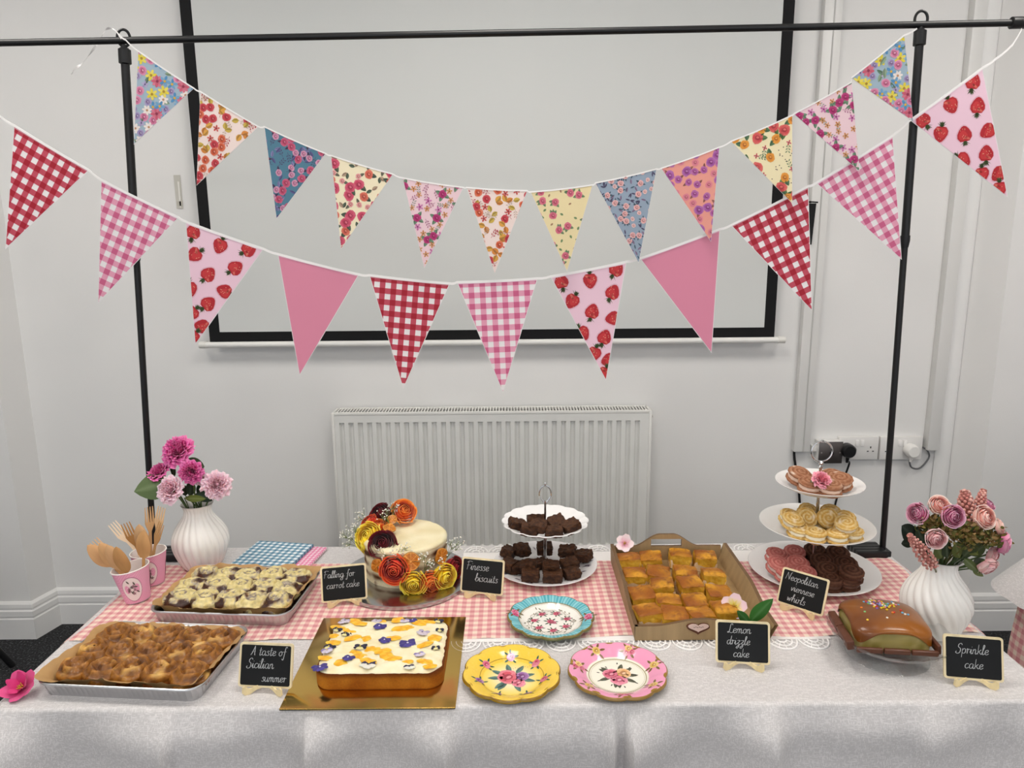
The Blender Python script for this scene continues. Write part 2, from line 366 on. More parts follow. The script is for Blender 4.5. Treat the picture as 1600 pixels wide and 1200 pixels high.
def double_socket(label, p0, p1, plug, cord_pts):
    t, w_, h_, b = wall_box('double_socket', label, 'power socket', p0, p1, .022, '#e6e4e1', None)
    b.build('face_plate', M['plastic'], t)
    for s in (-1, 1):
        q = MB(); q.box((s*.011+.002, -.024, h_*.24), (.014, .006, h_*.26), '#f4f2ef', .0015); q.build('rocker_switch', M['plastic'], t)
    for s in (-1, 1):
        cx = s*w_*.30; q = MB()
        q.box((cx, -.0225, .004), (.004, .002, .009), '#1a1a1a')
        for k in (-1, 1): q.box((cx+k*.011, -.0225, -.013), (.007, .002, .004), '#1a1a1a')
        q.build('pin_holes', M['satin'], t)
    return t, w_, h_
s1, w1, h1 = double_socket('double power socket with the black plug in its left side', (1312, 683), (1371, 718), 0, 0)
s2, w2, h2 = double_socket('double power socket with the white plug in its right side', (1377, 683), (1439, 718), 0, 0)
def plug(name, label, px, py, col, r, path, ccol, cr):
    c = at(px, py, Y=YW-.055); t = thing(name, label, 'plug', (c.x, YW-.024, c.z)); b = MB()
    k = 18; out = [(r*cos(2*pi*i/k)*(1.05 if sin(2*pi*i/k) > 0 else .98), r*sin(2*pi*i/k)*(.95 if sin(2*pi*i/k) < 0 else 1.05)) for i in range(k)]
    b.grid(lambda u, v: V((out[round(u*k) % k][0]*(1, 1, .97, .8, 0)[round(v*4)], -(0, .024, .034, .041, .041)[round(v*4)], out[round(u*k) % k][1]*(1, 1, .97, .8, 0)[round(v*4)])), k, 4, col, wrap=True)
    b.build('plug_body', M['plastic'], t)
    b = MB(); b.tube([(0, -.02, -r*.8), (0, -.02, -r*1.25), (-.002, -.02, -r*1.7)], [.009, .007, .0045], col, 10); b.build('cord_grip', M['plastic'], t)
    b = MB(); P = [V((0, -.02, -r*1.5))]+[at(x, y, Y=YW-dy)-V((c.x, YW-.024, c.z)) for x, y, dy in path]
    b.tube(smooth_path(P, 6), cr, ccol, 8); b.build('cord', M['plastic'], t)
plug('power_plug', 'black plug in the socket nearest the metal outlet box', 1327, 706, '#121214', .03, [(1327, 724, .03), (1320, 744, .02), (1312, 765, .012), (1303, 800, .01), (1300, 860, .01)], '#111113', .0042)
plug('power_plug', 'white plug with a looped grey cord in the right socket', 1427, 706, '#eceae6', .028, [(1421, 720, .03), (1424, 730, .02), (1436, 732, .01), (1447, 722, .01), (1452, 712, .012), (1448, 703, .02), (1442, 699, .02)], '#6a6b6d', .0036)
b = MB(); b.tube(smooth_path([at(x, y, Y=YW-.012) for x, y in [(1241, 701), (1241, 712), (1243, 728), (1247, 752), (1250, 800), (1250, 870)]], 6), .0055, '#0f0f11', 8)
tag(b.build('power_cable', M['plastic']), 'black cable dropping from the bottom of the wide trunking', 'cable')
# folded black strap on a hook beside the screen, half hidden by a red gingham pennant
c = at(1269, 318, Y=YW-.03); t = thing('hanging_strap', 'black strap on a wall hook behind the red gingham pennant at right', 'strap', c)
b = MB(); b.prism([(-.016, .0), (.012, -.0), (.004, -.16), (-.008, -.16)], .012, '#151517', X=Matrix.Rotation(pi/2, 4, 'X')); b.build('strap_body', M['matte'], t)
b = MB(); b.tube([(-.03, .02, .006), (0, .0, .006), (.022, 0, .004)], .004, '#111111', 6); b.build('hook', M['matte'], t)
# strip of clear tape left on the wall
c = at(279, 300, Y=YW); b = MB(); b.box((0, 0, 0), (.026, .001, .13), '#c9c6bd', 0); b.box((.004, -.001, -.01), (.006, .001, .10), '#e9e7e0'); b.box((0.002, -.001, -.045), (.02, .001, .018), '#b9b5aa')
tag(b.build('tape_strip', M['paper'], loc=(c.x, YW-.002, c.z), smooth=0), 'torn strip of tape stuck to the wall left of the screen', 'tape')
# ------------------------------------------------------------------ balloon-style backdrop stand clamped to the table
ZT = .7435; ZRUN = .7465                     # top of the tablecloth, top of the gingham runner
TX0, TX1, TY0, TY1 = -1.062, 1.11, 1.345, 2.125
YP = 2.05
stand = thing('backdrop_stand', 'black metal backdrop stand with two clamped poles and a crossbar over the table', 'stand', (0, YP, .745))
O_ = V((0, YP, .745))
ra, rb = at(-70, 68.5, Y=YP)-O_, at(1597, 35.5, Y=YP)-O_
b = MB(); b.tube([ra+(rb-ra)*(i/20) for i in range(21)], .0088, '#101012', 14); bar = b.build('crossbar', M['blackmetal'], stand)
b = MB(); d_ = (rb-ra).normalized(); b.tube([rb-d_*.03, rb-d_*.028, rb+d_*.02, rb+d_*.026], [.012, .015, .015, .010], '#101012', 14); b.build('end_cap', M['blackmetal'], bar)
for base, top, pl in (((-1.078, YP+.012, .745), (193.5, 62), (-1.062, .085)), ((1.097, YP-.005, .745), (1439, 33), (1.085, -.085))):
    B0 = V(base)-O_; T0 = at(*top, Y=YP)-O_; dd = T0-B0; mid = B0+dd*.62
    b = MB(); b.tube([B0+V((0, 0, -.02)), mid], .0086, '#0f0f11', 14); b.tube([mid, T0-dd.normalized()*.02], .0106, '#0f0f11', 14); b.tube([mid-dd*.012, mid, mid+dd*.01], [.0095, .0125, .0125], '#0f0f11', 14)
    po = b.build('pole', M['blackmetal'], stand)
    b = MB(); e = dd.normalized(); b.tube([T0-e*.06, T0-e*.058, T0-e*.024, T0-e*.022], [.012, .0155, .0155, .012], '#0f0f11', 16); b.tube([T0-e*.022, T0-e*.012], .007, '#0f0f11', 10); b.build('collar', M['blackmetal'], po)
    b = MB(); b.tube([T0+V((.0165*sin(a), 0, .0165*cos(a)*1.25+.004)) for a in [2*pi*i/24 for i in range(25)]], .0036, '#0f0f11', 8, cap=False); b.build('loop_hook', M['blackmetal'], po)
    b = MB(); sx = pl[1]/abs(pl[1])
    for k in range(4): b.box((B0.x+sx*.047, B0.y-.028+.019*k, .010), (.088, .017, .022), '#0d0d0f', .003)
    b.box((B0.x+sx*.04, B0.y, .006), (.08, .07, .012), '#0d0d0f', .002)
    b.box((B0.x-sx*.006, B0.y, -.03), (.018, .05, .09), '#0d0d0f', .003); b.tube([B0+V((sx*.03, 0, -.05)), B0+V((sx*.03, 0, -.11))], .006, '#111111', 8)
    b.build('table_clamp', M['blackmetal'], po)
# ------------------------------------------------------------------ printed patterns for flags and plates: outlines in the flat, layer by layer
def ell(cx, cy, a, b_, rot=0., n=10, jit=0., rg=RNG):
    out = []
    for i in range(n):
        t = 2*pi*i/n; k = 1+rg.uniform(-jit, jit); x = a*cos(t)*k; y = b_*sin(t)*k
        out.append((cx+x*cos(rot)-y*sin(rot), cy+x*sin(rot)+y*cos(rot)))
    return out
def leaf2(cx, cy, rot, ln, wd, col, dark=None, L=1):
    pts = [(0, 0), (.25, .42), (.55, .5), (.82, .3), (1, 0), (.82, -.3), (.55, -.5), (.25, -.42)]
    f = lambda P: [(cx+x*ln*cos(rot)-y*wd*sin(rot), cy+x*ln*sin(rot)+y*wd*cos(rot)) for x, y in P]
    o = [(f(pts), col, L)]
    o.append((f([(0, 0), (.25, .3), (.6, .34), (1, 0), (.55, .04)]), dark or mix(col, '#000000', .22), L+1)); return o
def rose2(cx, cy, r, col, rg, light='#ffffff', L=2):
    dk = mix(col, '#3a0010', .28); o = [(ell(cx, cy, r, r*.92, rg.uniform(0, 3), 11, .1, rg), mix(col, light, .28), L)]
    for k in range(5):
        a = k*2*pi/5+rg.uniform(-.3, .3); o.append((ell(cx+.5*r*cos(a), cy+.5*r*sin(a), r*.42, r*.26, a+pi/2, 8, .05, rg), col if k % 2 else mix(col, light, .12), L+1))
    o.append((ell(cx, cy, r*.45, r*.4, rg.uniform(0, 3), 9, .06, rg), dk, L+2)); o.append((ell(cx+.06*r, cy-.05*r, r*.26, r*.18, .6, 8, 0, rg), mix(col, light, .35), L+3)); return o
def daisy2(cx, cy, r, col, ctr, rg, n=6, L=2):
    a0 = rg.uniform(0, 1); o = []
    for k in range(n):
        a = a0+2*pi*k/n; o.append((ell(cx+.58*r*cos(a), cy+.58*r*sin(a), r*.44, r*.25, a, 8, 0, rg), col if k % 2 else mix(col, '#ffffff', .18), L))
    o.append((ell(cx, cy, r*.24, r*.24, 0, 8, 0, rg), ctr, L+1)); return o
def sprig2(cx, cy, rot, ln, col, rg, L=1):
    o = []; c, s = cos(rot), sin(rot)
    o.append(([(cx-.0005*s, cy+.0005*c), (cx+ln*c-.0003*s, cy+ln*s+.0003*c), (cx+ln*c+.0003*s, cy+ln*s-.0003*c), (cx+.0005*s, cy-.0005*c)], col, L))
    for k in range(3):
        t = .4+.3*k
        for sd in (-1, 1): o += [(ell(cx+ln*t*c-sd*.16*ln*s, cy+ln*t*s+sd*.16*ln*c, ln*.13, ln*.06, rot+sd*.7, 6, 0, rg), col, L)]
    return o
def berry2(cx, cy, rot, r, L=1, rg=RNG):
    c, s = cos(rot), sin(rot); f = lambda P: [(cx+r*(x*c-y*s), cy+r*(x*s+y*c)) for x, y in P]
    body = [(-.92, -.35), (-.6, -.8), (0, -.88), (.6, -.8), (.92, -.35), (.9, .1), (.62, .62), (.3, .98), (0, 1.1), (-.3, .98), (-.62, .62), (-.9, .1)]
    o = [(f([(x*1.12+.03, y*1.1+.05) for x, y in body]), '#e3b4c4', L), (f(body), '#b5222c', L+1), (f([(x*.62+.18, y*.62-.1) for x, y in body]), '#c93438', L+2), (f(ell(-.28, -.45, .45, .16, .5, 8)), '#d96a5c', L+2)]
    for k in range(9):
        x, y = rg.uniform(-.6, .6), rg.uniform(-.5, .75)
        if abs(x) < .85-.5*max(0, y): o.append((f(ell(x, y, .045, .07, 0, 5)), '#e2a487', L+3))
    for a in (-2.5, -2.05, -1.57, -1.1, -.65, -1.8, -1.3):
        q = .62+rg.uniform(-.1, .14); o.append((f([(0-.1*sin(a), -.82+.1*cos(a)), (q*cos(a)*.6-.1*sin(a), -.82+q*sin(a)*.6), (q*cos(a)*1.2, -.82+q*sin(a)*1.1), (q*cos(a)*.6+.1*sin(a), -.82+q*sin(a)*.6), (.1*sin(a), -.82-.1*cos(a))]), '#55663a' if k % 2 else '#44552e', L+3))
    return o
PRINTS = {  # ground, scatter distance, recipe
 'multi':  ('#9fb5c4', .0165, lambda x, y, g: g.choice([
        lambda: daisy2(x, y, .0155, '#cf5b74', '#8e2a48', g, 9), lambda: daisy2(x, y, .015, '#e0cc3c', '#a8862a', g, 6), lambda: daisy2(x, y, .013, '#eadfd8', '#b98a68', g, 7),
        lambda: daisy2(x, y, .014, '#4f8cba', '#d8a83c', g, 5), lambda: rose2(x, y, .012, '#cf6f96', g), lambda: rose2(x, y, .010, '#9182b2', g), lambda: leaf2(x, y, g.uniform(0, 6), .026, .011, '#8ca488'),
        lambda: leaf2(x, y, g.uniform(0, 6), .024, .009, '#63846c')+daisy2(x, y, .009, '#a893c0', '#5a4a7a', g, 5)])()),
 'orange': ('#f3dfd8', .0168, lambda x, y, g: g.choice([
        lambda: leaf2(x, y, g.uniform(0, 6), .021, .015, '#dfa445')+leaf2(x, y, g.uniform(0, 6), .02, .014, '#d98a3c'), lambda: rose2(x, y, .0115, '#d4552e', g), lambda: rose2(x, y, .0115, '#c2303c', g, '#f0b0b0'),
        lambda: daisy2(x, y, .009, '#c8443c', '#7c1c24', g, 5), lambda: sprig2(x, y, g.uniform(0, 6), .024, '#b02c3c', g), lambda: leaf2(x, y, g.uniform(0, 6), .019, .013, '#cfb04c')+sprig2(x, y, g.uniform(0, 6), .02, '#b8a08c', g)])()),
 'teal':   ('#4f7e94', .0155, lambda x, y, g: g.choice([
        lambda: rose2(x, y, .0115, '#c0476a', g, '#e9b6c6')+leaf2(x, y, g.uniform(0, 6), .019, .007, '#4c3b58'), lambda: rose2(x, y, .009, '#c77fa2', g)+leaf2(x, y, g.uniform(0, 6), .018, .007, '#453a5c'),
        lambda: leaf2(x, y, g.uniform(0, 6), .018, .008, '#8482b2')+leaf2(x, y, g.uniform(0, 6), .018, .007, '#5c5a8c'), lambda: sprig2(x, y, g.uniform(0, 6), .022, '#4c4468', g)])()),
 'rose':   ('#f1e5c4', .0205, lambda x, y, g: g.choice([
        lambda: leaf2(x, y, g.uniform(0, 6), .025, .013, '#4f5f4c')+rose2(x, y, .015, '#c9405f', g, '#f2b8bc'), lambda: leaf2(x, y, g.uniform(0, 6), .022, .012, '#47574a')+rose2(x, y, .0125, '#d4604c', g, '#f4c0a4'),
        lambda: leaf2(x, y, g.uniform(0, 6), .018, .010, '#b59a80')+leaf2(x, y, g.uniform(0, 6), .017, .009, '#52624f'), lambda: rose2(x, y, .008, '#e0918c', g)+leaf2(x, y, g.uniform(0, 6), .018, .008, '#6a6a58')])()),
 'magenta': ('#ecccd3', .0178, lambda x, y, g: g.choice([
        lambda: sum([leaf2(x, y, a+g.uniform(-.2, .2), .021, .010, '#6f8f73', '#53745a') for a in (.4, 1.9, 3.4, 5.)], [])+rose2(x, y, .0115, '#b1246a', g, '#e08ab4'), lambda: daisy2(x, y, .0085, '#c98548', '#8a5a2a', g, 5),
        lambda: daisy2(x, y, .010, '#c46aa2', '#8a2a6a', g, 5), lambda: sprig2(x, y, g.uniform(0, 6), .022, '#9c4874', g), lambda: daisy2(x, y, .008, '#cc8a50', '#8a5a2a', g, 5)+sprig2(x, y, g.uniform(0, 6), .02, '#6f8a70', g)])()),
 'yellow': ('#e7d6a6', .0225, lambda x, y, g: g.choice([
        lambda: sum([leaf2(x, y, g.uniform(0, 6), .017, .008, '#74926a') for _ in range(3)], [])+rose2(x, y, .0105, '#cf5f76', g, '#f0c0c4'), lambda: leaf2(x, y, g.uniform(0, 6), .010, .006, '#7b9668'), lambda: leaf2(x, y, g.uniform(0, 6), .009, .005, '#b08868')])()),
 'greyblue': ('#93a3b5', .0152, lambda x, y, g: g.choice([
        lambda: sum([leaf2(x, y, g.uniform(0, 6), .014, .0045, '#4c6272') for _ in range(4)], [])+rose2(x, y, .0085, '#e0a3a0', g), lambda: sum([leaf2(x, y, g.uniform(0, 6), .013, .004, '#55506e') for _ in range(3)], []),
        lambda: leaf2(x, y, g.uniform(0, 6), .014, .005, '#8b7692')+leaf2(x, y, g.uniform(0, 6), .013, .004, '#51697a'), lambda: rose2(x, y, .006, '#e4b2ac', g)])()),
 'coral':  ('#ed9f90', .0215, lambda x, y, g: g.choice([
        lambda: leaf2(x, y, g.uniform(0, 6), .022, .008, '#a4665c')+rose2(x, y, .0135, '#a24f9e', g, '#ecc4dc'), lambda: rose2(x, y, .0105, '#b0559c', g, '#f0cfe0')+leaf2(x, y, g.uniform(0, 6), .018, .007, '#9a5c56'), lambda: rose2(x, y, .010, '#e07f92', g, '#f0a9a4', 1)])()),
 'cream':  ('#efe2b8', .0235, lambda x, y, g: g.choice([
        lambda: leaf2(x, y, g.uniform(0, 6), .027, .014, '#5f7f4e')+leaf2(x, y, g.uniform(0, 6), .026, .013, '#55753f')+rose2(x, y, .0155, '#d24a4c', g, '#f2b69c'), lambda: leaf2(x, y, g.uniform(0, 6), .024, .013, '#4f7450')+rose2(x, y, .0125, '#e08d2e', g, '#f2c46a'),
        lambda: sum([(lambda q, r_: [(ell(x+q, y+r_, .0016, .0016, 0, 6), '#5c4a4a', 1)])(g.uniform(-.014, .014), g.uniform(-.014, .014)) for _ in range(5)], []), lambda: sprig2(x, y, g.uniform(0, 6), .024, '#5c7a58', g)+daisy2(x, y, .007, '#c2304c', '#7a1a30', g, 4)])()),
}
def scatter(w, h, d, g, inside):
    P = []
    for _ in range(900):
        q = (g.uniform(-.01, w+.01), g.uniform(-.01, h+.01))
        if inside(q) and all((q[0]-p[0])**2+(q[1]-p[1])**2 > d*d for p in P): P.append(q)
    return P
def clip_poly(poly, conv):
    """clip to a convex outline"""
    ar = sum(conv[i][0]*conv[(i+1) % len(conv)][1]-conv[(i+1) % len(conv)][0]*conv[i][1] for i in range(len(conv))); sg = 1 if ar > 0 else -1
    for i in range(len(conv)):
        a = conv[i]; b_ = conv[(i+1) % len(conv)]; out = []
        sd = lambda p: sg*((b_[0]-a[0])*(p[1]-a[1])-(b_[1]-a[1])*(p[0]-a[0]))
        for k in range(len(poly)):
            p, q = poly[k-1], poly[k]; sp_, sq = sd(p), sd(q)
            if (sp_ < 0) != (sq < 0):
                t = sp_/(sp_-sq); out.append((p[0]+(q[0]-p[0])*t, p[1]+(q[1]-p[1])*t))
            if sq >= 0: out.append(q)
        poly = out
        if len(poly) < 3: return None
    return poly
def gingham2(w, h, p, mid, dark):
    o = []; n = int(w/p)+3; m = int(h/p)+2
    for i in range(-1, n): o.append(([(i*p, -.01), (i*p+p/2, -.01), (i*p+p/2, h+.01), (i*p, h+.01)], mid, 0))
    for j in range(-1, m):
        for i in range(-1, n):
            o.append(([(i*p+p/2, j*p), (i*p+p, j*p), (i*p+p, j*p+p/2), (i*p+p/2, j*p+p/2)], mid, 0))
            o.append(([(i*p, j*p), (i*p+p/2, j*p), (i*p+p/2, j*p+p/2), (i*p, j*p+p/2)], dark, 1))
    return o
BERRY = [(877, 440, 2.9), (922, 438, -.1), (963, 421, -2.6), (894, 470, .5), (925, 487, -2.9), (957, 457, -2.7), (958, 497, 1.4), (910, 520, -.6), (944, 527, -2.8), (928, 552, .3), (951, 562, 1.2), (944, 583, .3)]
def frame2(A, B, C):
    u = (B-A).normalized(); n = u.cross(C-A).normalized()
    if n.y > 0: n = -n
    v = n.cross(u)
    if v.z > 0: v = -v
    return u, v, n
def flag(name, parent, org, A, B, C, kind, seed, label):
    u, v, n = frame2(A, B, C); w = (B-A).length; c2 = ((C-A).dot(u), (C-A).dot(v)); h = c2[1]; g = random.Random(seed)
    to3 = lambda p, L: A+u*p[0]+v*p[1]+n*(.0003+.00014*L)-org
    tri = [(0, 0), (w, 0), c2]
    ctr = ((w+c2[0])/3, h/3)
    def shrink(e):
        o = []
        for i in range(3):
            a, b_, d = tri[i-1], tri[i], tri[(i+1) % 3]
            d1 = V((a[0]-b_[0], a[1]-b_[1])).normalized(); d2 = V((d[0]-b_[0], d[1]-b_[1])).normalized(); s_ = (1-d1.dot(d2)**2)**.5
            q = V(b_)+(d1+d2)*(e/s_); o.append((q.x, q.y))
        return o
    b = MB()
    T3 = [A-org, B-org, C-org]; back = n*-.0003
    b.add(T3+[p+back for p in T3], [(0, 1, 2), (5, 4, 3), (0, 3, 4, 1), (1, 4, 5, 2), (2, 5, 3, 0)], '#ece8e8')
    inn = shrink(.0016 if kind in ('red_check', 'pink_check', 'berry', 'pink') else .0007); polys = []
    if kind == 'pink': polys = [(tri, '#e08ca6', 0)]
    elif kind == 'red_check': polys = gingham2(w, h, .0305, '#c44c5e', '#a8162c')
    elif kind == 'pink_check': polys = gingham2(w, h, .0305, '#e6a0b8', '#cd6088')
    elif kind == 'berry':
        polys = [(tri, '#f0cbdb', 0)]
        for (bx, by, br) in BERRY_UV: polys += berry2(bx, by, br, .0208, 1, g)
    else:
        gr, dist, rec = PRINTS[kind]; polys = [(tri, gr, 0)]
        def inside(p):
            return p[1] > -.008 and clip_poly([(p[0]-.009, p[1]-.009), (p[0]+.009, p[1]-.009), (p[0]+.009, p[1]+.009), (p[0]-.009, p[1]+.009)], tri) is not None
        for i_, q in enumerate(scatter(w, h, dist, g, inside)): polys += [(P_, c_, L_+.05*i_) for P_, c_, L_ in rec(q[0], q[1], g)]
    if kind in ('red_check', 'pink_check', 'berry', 'pink'):
        polys.append(([(0, -.001), (w, -.001), (w, .0062), (0, .0062)], {'red_check': '#d2909c', 'pink_check': '#edc0d4', 'berry': '#f4dbe6', 'pink': '#eab4ca'}[kind], 6))
    for P, c, L in polys:
        q = clip_poly(P, inn)
        if q: b.add([to3(p, L) for p in q], [list(range(len(q)))], mix(c, '#000000', .02))
    o = b.build(name, M['paper'], parent, smooth=0); o['label'] = label; return o
def bunting(label, flags, Yw, pre, post, hem):
    A0 = at(flags[0][0][0], flags[0][0][1], Y=Yw); org = V((0, Yw, at(800, 300, Y=Yw).z)); t = thing('bunting', label, 'bunting', org); S = [at(x, y, Y=Yw) for x, y in pre]
    for i, (a, b_, c, kind, lab) in enumerate(flags):
        A, B, C = at(*a, Y=Yw), at(*b_, Y=Yw), at(*c, Y=Yw-.012+.004*(i % 3)); S += [A, B]
        flag('pennant', t, org, A, B, C, kind, 31*i+len(flags), lab)
    S += [at(x, y, Y=Yw) for x, y in post]
    b = MB(); P = [S[i]+(S[i+1]-S[i])*(k/3)+V((0, 0, -.002*sin(pi*k/3))) for i in range(len(S)-1) for k in range(3)]+[S[-1]]; hh = V((0, 0, hem/2))
    vs = []
    for p in P: vs += [p+hh-org+V((0, .001, 0)), p-hh-org+V((0, .001, 0)), p-hh-org+V((0, -.0014, 0)), p+hh-org+V((0, -.0014, 0))]
    k = len(P); b.add(vs, [(4*i+j, 4*i+4+j, 4*i+4+(j+1) % 4, 4*i+(j+1) % 4) for i in range(k-1) for j in range(4)]+[(3, 2, 1, 0), (4*k-4, 4*k-3, 4*k-2, 4*k-1)], '#f6f4f2'); b.build('ribbon', M['ribbon'], t, smooth=30)
    return t, org
YB1, YB2 = 2.012, 2.03
_A, _B, _C = at(860, 432, Y=YB2), at(979, 409, Y=YB2), at(947, 595, Y=YB2); _u2, _v2, _n2 = frame2(_A, _B, _C)
BERRY_UV = []
for x, y, r_ in BERRY:
    q = at(x, y, Y=YB2)-_A; BERRY_UV.append((q.dot(_u2), q.dot(_v2), r_+.2))
top_b, org1 = bunting('upper bunting of small floral paper flags strung between the two poles', [
    ((216, 80), (303, 138), (209, 226), 'multi', 'blue flag with mixed garden flowers'), ((313, 143), (404, 198), (307, 290), 'orange', 'white flag with orange and red flowers'),
    ((413, 198), (509, 240), (432, 342), 'teal', 'teal flag with pink roses'), ((517, 243), (614, 272), (533, 389), 'rose', 'cream flag with large pink roses'),
    ((629, 278), (724, 293), (663, 419), 'magenta', 'pale pink flag with magenta flowers'), ((729, 293), (824, 298), (773, 427), 'orange', 'white flag with orange leaves and red flowers'),
    ((829, 300), (926, 289), (886, 424), 'yellow', 'pale yellow flag with small pink roses'), ((930, 286), (1026, 264), (998, 411), 'greyblue', 'grey blue flag with peach roses'),
    ((1033, 263), (1124, 230), (1111, 378), 'coral', 'coral flag with purple roses'), ((1142, 221), (1238, 180), (1238, 318), 'cream', 'cream flag with red and orange blooms'),
    ((1240, 178), (1331, 128), (1343, 268), 'magenta', 'pale pink flag with magenta flowers near the right pole'), ((1330, 122), (1413, 55), (1427, 190), 'multi', 'blue flag with mixed flowers at the right pole')],
    YB1, [(188, 56), (196, 62)], [(1432, 45)], .004)
low_b, org2 = bunting('lower bunting of larger gingham, strawberry and pink flags', [
    ((-112, 118), (3, 184), (-104, 318), 'pink', 'plain pink flag at far left'),
    ((22, 196), (139, 266), (8, 390), 'red_check', 'red gingham flag at left'), ((158, 281), (279, 340), (153, 474), 'pink_check', 'pink gingham flag'), ((290, 346), (412, 389), (305, 539), 'berry', 'pink flag with strawberries'),
    ((434, 397), (561, 429), (468, 587), 'pink', 'plain pink flag'), ((577, 430), (703, 443), (630, 608), 'red_check', 'red gingham flag at middle'), ((714, 441), (840, 435), (786, 614), 'pink_check', 'pink gingham flag at middle'),
    ((860, 432), (979, 409), (947, 595), 'berry', 'pink flag with strawberries'), ((1000, 404), (1125, 358), (1112, 552), 'pink', 'plain pink flag'), ((1142, 352), (1263, 291), (1269, 486), 'red_check', 'red gingham flag'),
    ((1275, 286), (1395, 212), (1409, 406), 'pink_check', 'pink gingham flag at the right pole'), ((1422, 188), (1535, 106), (1575, 309), 'berry', 'strawberry flag at far right')],
    YB2, [(-135, 100)], [(1556, 92), (1582, 70), (1596, 46)], .0065)
# loose ends of ribbon: the short tail twisting off the left pole hook
b = MB(); P = smooth_path([at(x, y, Y=YP+dy)-org1 for x, y, dy in [(190, 60, -.02), (178, 46, -.03), (166, 46, -.02), (156, 62, .015), (148, 74, .02), (136, 90, .0), (126, 101, .012), (116, 108, -.005), (112, 116, .0)]], 6)
vs = []
for i, p in enumerate(P):
    a = i*.42; d = V((cos(a)*.5, sin(a)*.8, .6)).normalized()*.0028; vs += [p+d, p-d]
b.add(vs, [(2*i, 2*i+1, 2*i+3, 2*i+2) for i in range(len(P)-1)], '#f6f5f3'); b.build('ribbon_tail', M['ribbon'], top_b, smooth=60)
# ------------------------------------------------------------------ tables and linen
def table(label, x0, x1, y0, y1, z):
    t = thing('folding_table', label, 'table', ((x0+x1)/2, (y0+y1)/2, 0)); b = MB(); b.box((0, 0, z-.0185), (x1-x0-.02, y1-y0-.02, .035), '#cfcac0', .008); b.build('tabletop', M['satin'], t)
    for sx in (-1, 1):
        for sy in (-1, 1):
            b = MB(); b.tube([(sx*((x1-x0)/2-.18), sy*((y1-y0)/2-.1), z-.03), (sx*((x1-x0)/2-.18), sy*((y1-y0)/2-.1), .0)], .014, '#6a6c70', 10); b.build('leg', M['satin'], t)
DAM = damask_mat()
def cloth(name, label, x0, x1, y0, y1, z, drop, seed, creases=(), cat='tablecloth', gaps=None, flare=.10):
    g = random.Random(seed); r = .022; per = []; nrm = []; cw = []
    def side(ax, ay, bx, by, nx, ny, step=.012):
        n = max(2, int(sqrt((bx-ax)**2+(by-ay)**2)/step))
        for i in range(n): t_ = i/n; per.append((ax+(bx-ax)*t_, ay+(by-ay)*t_)); nrm.append((nx, ny))
    def arc(cx, cy, a0):
        for i in range(10): a = a0+pi/2*i/10; per.append((cx+r*cos(a), cy+r*sin(a))); nrm.append((cos(a), sin(a)))
    side(x0+r, y0, x1-r, y0, 0, -1); arc(x1-r, y0+r, -pi/2); side(x1, y0+r, x1, y1-r, 1, 0); arc(x1-r, y1-r, 0)
    side(x1-r, y1, x0+r, y1, 0, 1); arc(x0+r, y1-r, pi/2); side(x0, y1-r, x0, y0+r, -1, 0); arc(x0+r, y0+r, pi)
    n = len(per); cor = [(x0, y0), (x1, y0), (x0, y1), (x1, y1)]
    ph = [g.uniform(0, 6) for _ in range(5)]
    er = .010; lev = [(0, 0)]+[(er*sin(a), er*(1-cos(a))) for a in (.4, .8, 1.2, pi/2)]
    k = 18
    lev += [(er, er+(drop-er)*(i+1)/k) for i in range(k)]
    b = MB(); vs = []; s_acc = 0
    for j, (off, dz) in enumerate(lev):
        d = max(0, dz-er)/drop
        for i, (px_, py_) in enumerate(per):
            nx, ny = nrm[i]; cd = min(sqrt((px_-c[0])**2+(py_-c[1])**2) for c in cor)
            fl = flare*exp(-(cd/.09)**2)*d*1.6
            s = px_*1.0+py_*1.3
            wv = d*(.020*sin(s*7.3+ph[0])+.012*sin(s*15.1+ph[1])+.006*sin(s*31+ph[2]))*min(1, cd/.1)
            cr = 0
            if ny < -.5 and creases:
                xs = [x0]+[c_[0] for c_ in creases]+[x1]
                for (xa, xb) in zip(xs, xs[1:]):
                    if xa <= px_ <= xb:
                        f_ = (px_-xa)/(xb-xa); cr += (.040*(1-sin(pi*f_)**.5)+.014*sin(2*pi*f_+ph[3]+xa*9))*min(1, dz/.07)
            hor = .012*(1/(1+exp(-(dz-.095-.012*sin(px_*5+1))/.006))-.5) if ny < -.5 and dz > .03 else 0
            o = off*0+off+.016*d**.5+.03*d+fl+wv+cr-hor
            vs.append((px_+nx*o, py_+ny*o, z-dz))
    fs = []
    for j in range(len(lev)-1):
        for i in range(n): fs.append((j*n+i, (j+1)*n+i, (j+1)*n+(i+1) % n, j*n+(i+1) % n))
    b.add(vs, fs, '#ffffff')
    # top sheet with faint fold lines
    nx_, ny_ = 160, 48
    def top(u, v):
        x = x0+(x1-x0)*u; y = y0+(y1-y0)*v
        zz = z+.0003*nz((x*3, y*3, seed), 2)
        for (xc, amp) in creases: zz += .0016*exp(-((x-xc)/.006)**2)*max(0, 1-(y-y0)/.35)
        return (x, y, zz)
    # keep the sheet inside the rounded border
    def top_r(u, v):
        x, y, zz = top(u, v); ex = min(u, 1-u, v, 1-v)
        if ex <= 0:
            cx_ = min(max(x, x0+r), x1-r); cy_ = min(max(y, y0+r), y1-r); q = V((x-cx_, y-cy_))
            if q.length > 0: q = q.normalized()*min(q.length, r); x, y = cx_+q.x, cy_+q.y
            zz = z
        return (x, y, zz)
    b.grid(top_r, nx_, ny_, '#ffffff')
    o = b.build(name, DAM, smooth=70); tag(o, label, cat); return o
table('long folding buffet table under the white cloth and gingham runner', TX0, TX1, TY0, TY1, ZT-.003)
XC = [at(x, 1110, Y=1.33).x for x in (262, 484, 706, 955, 985, 1215, 1440)]
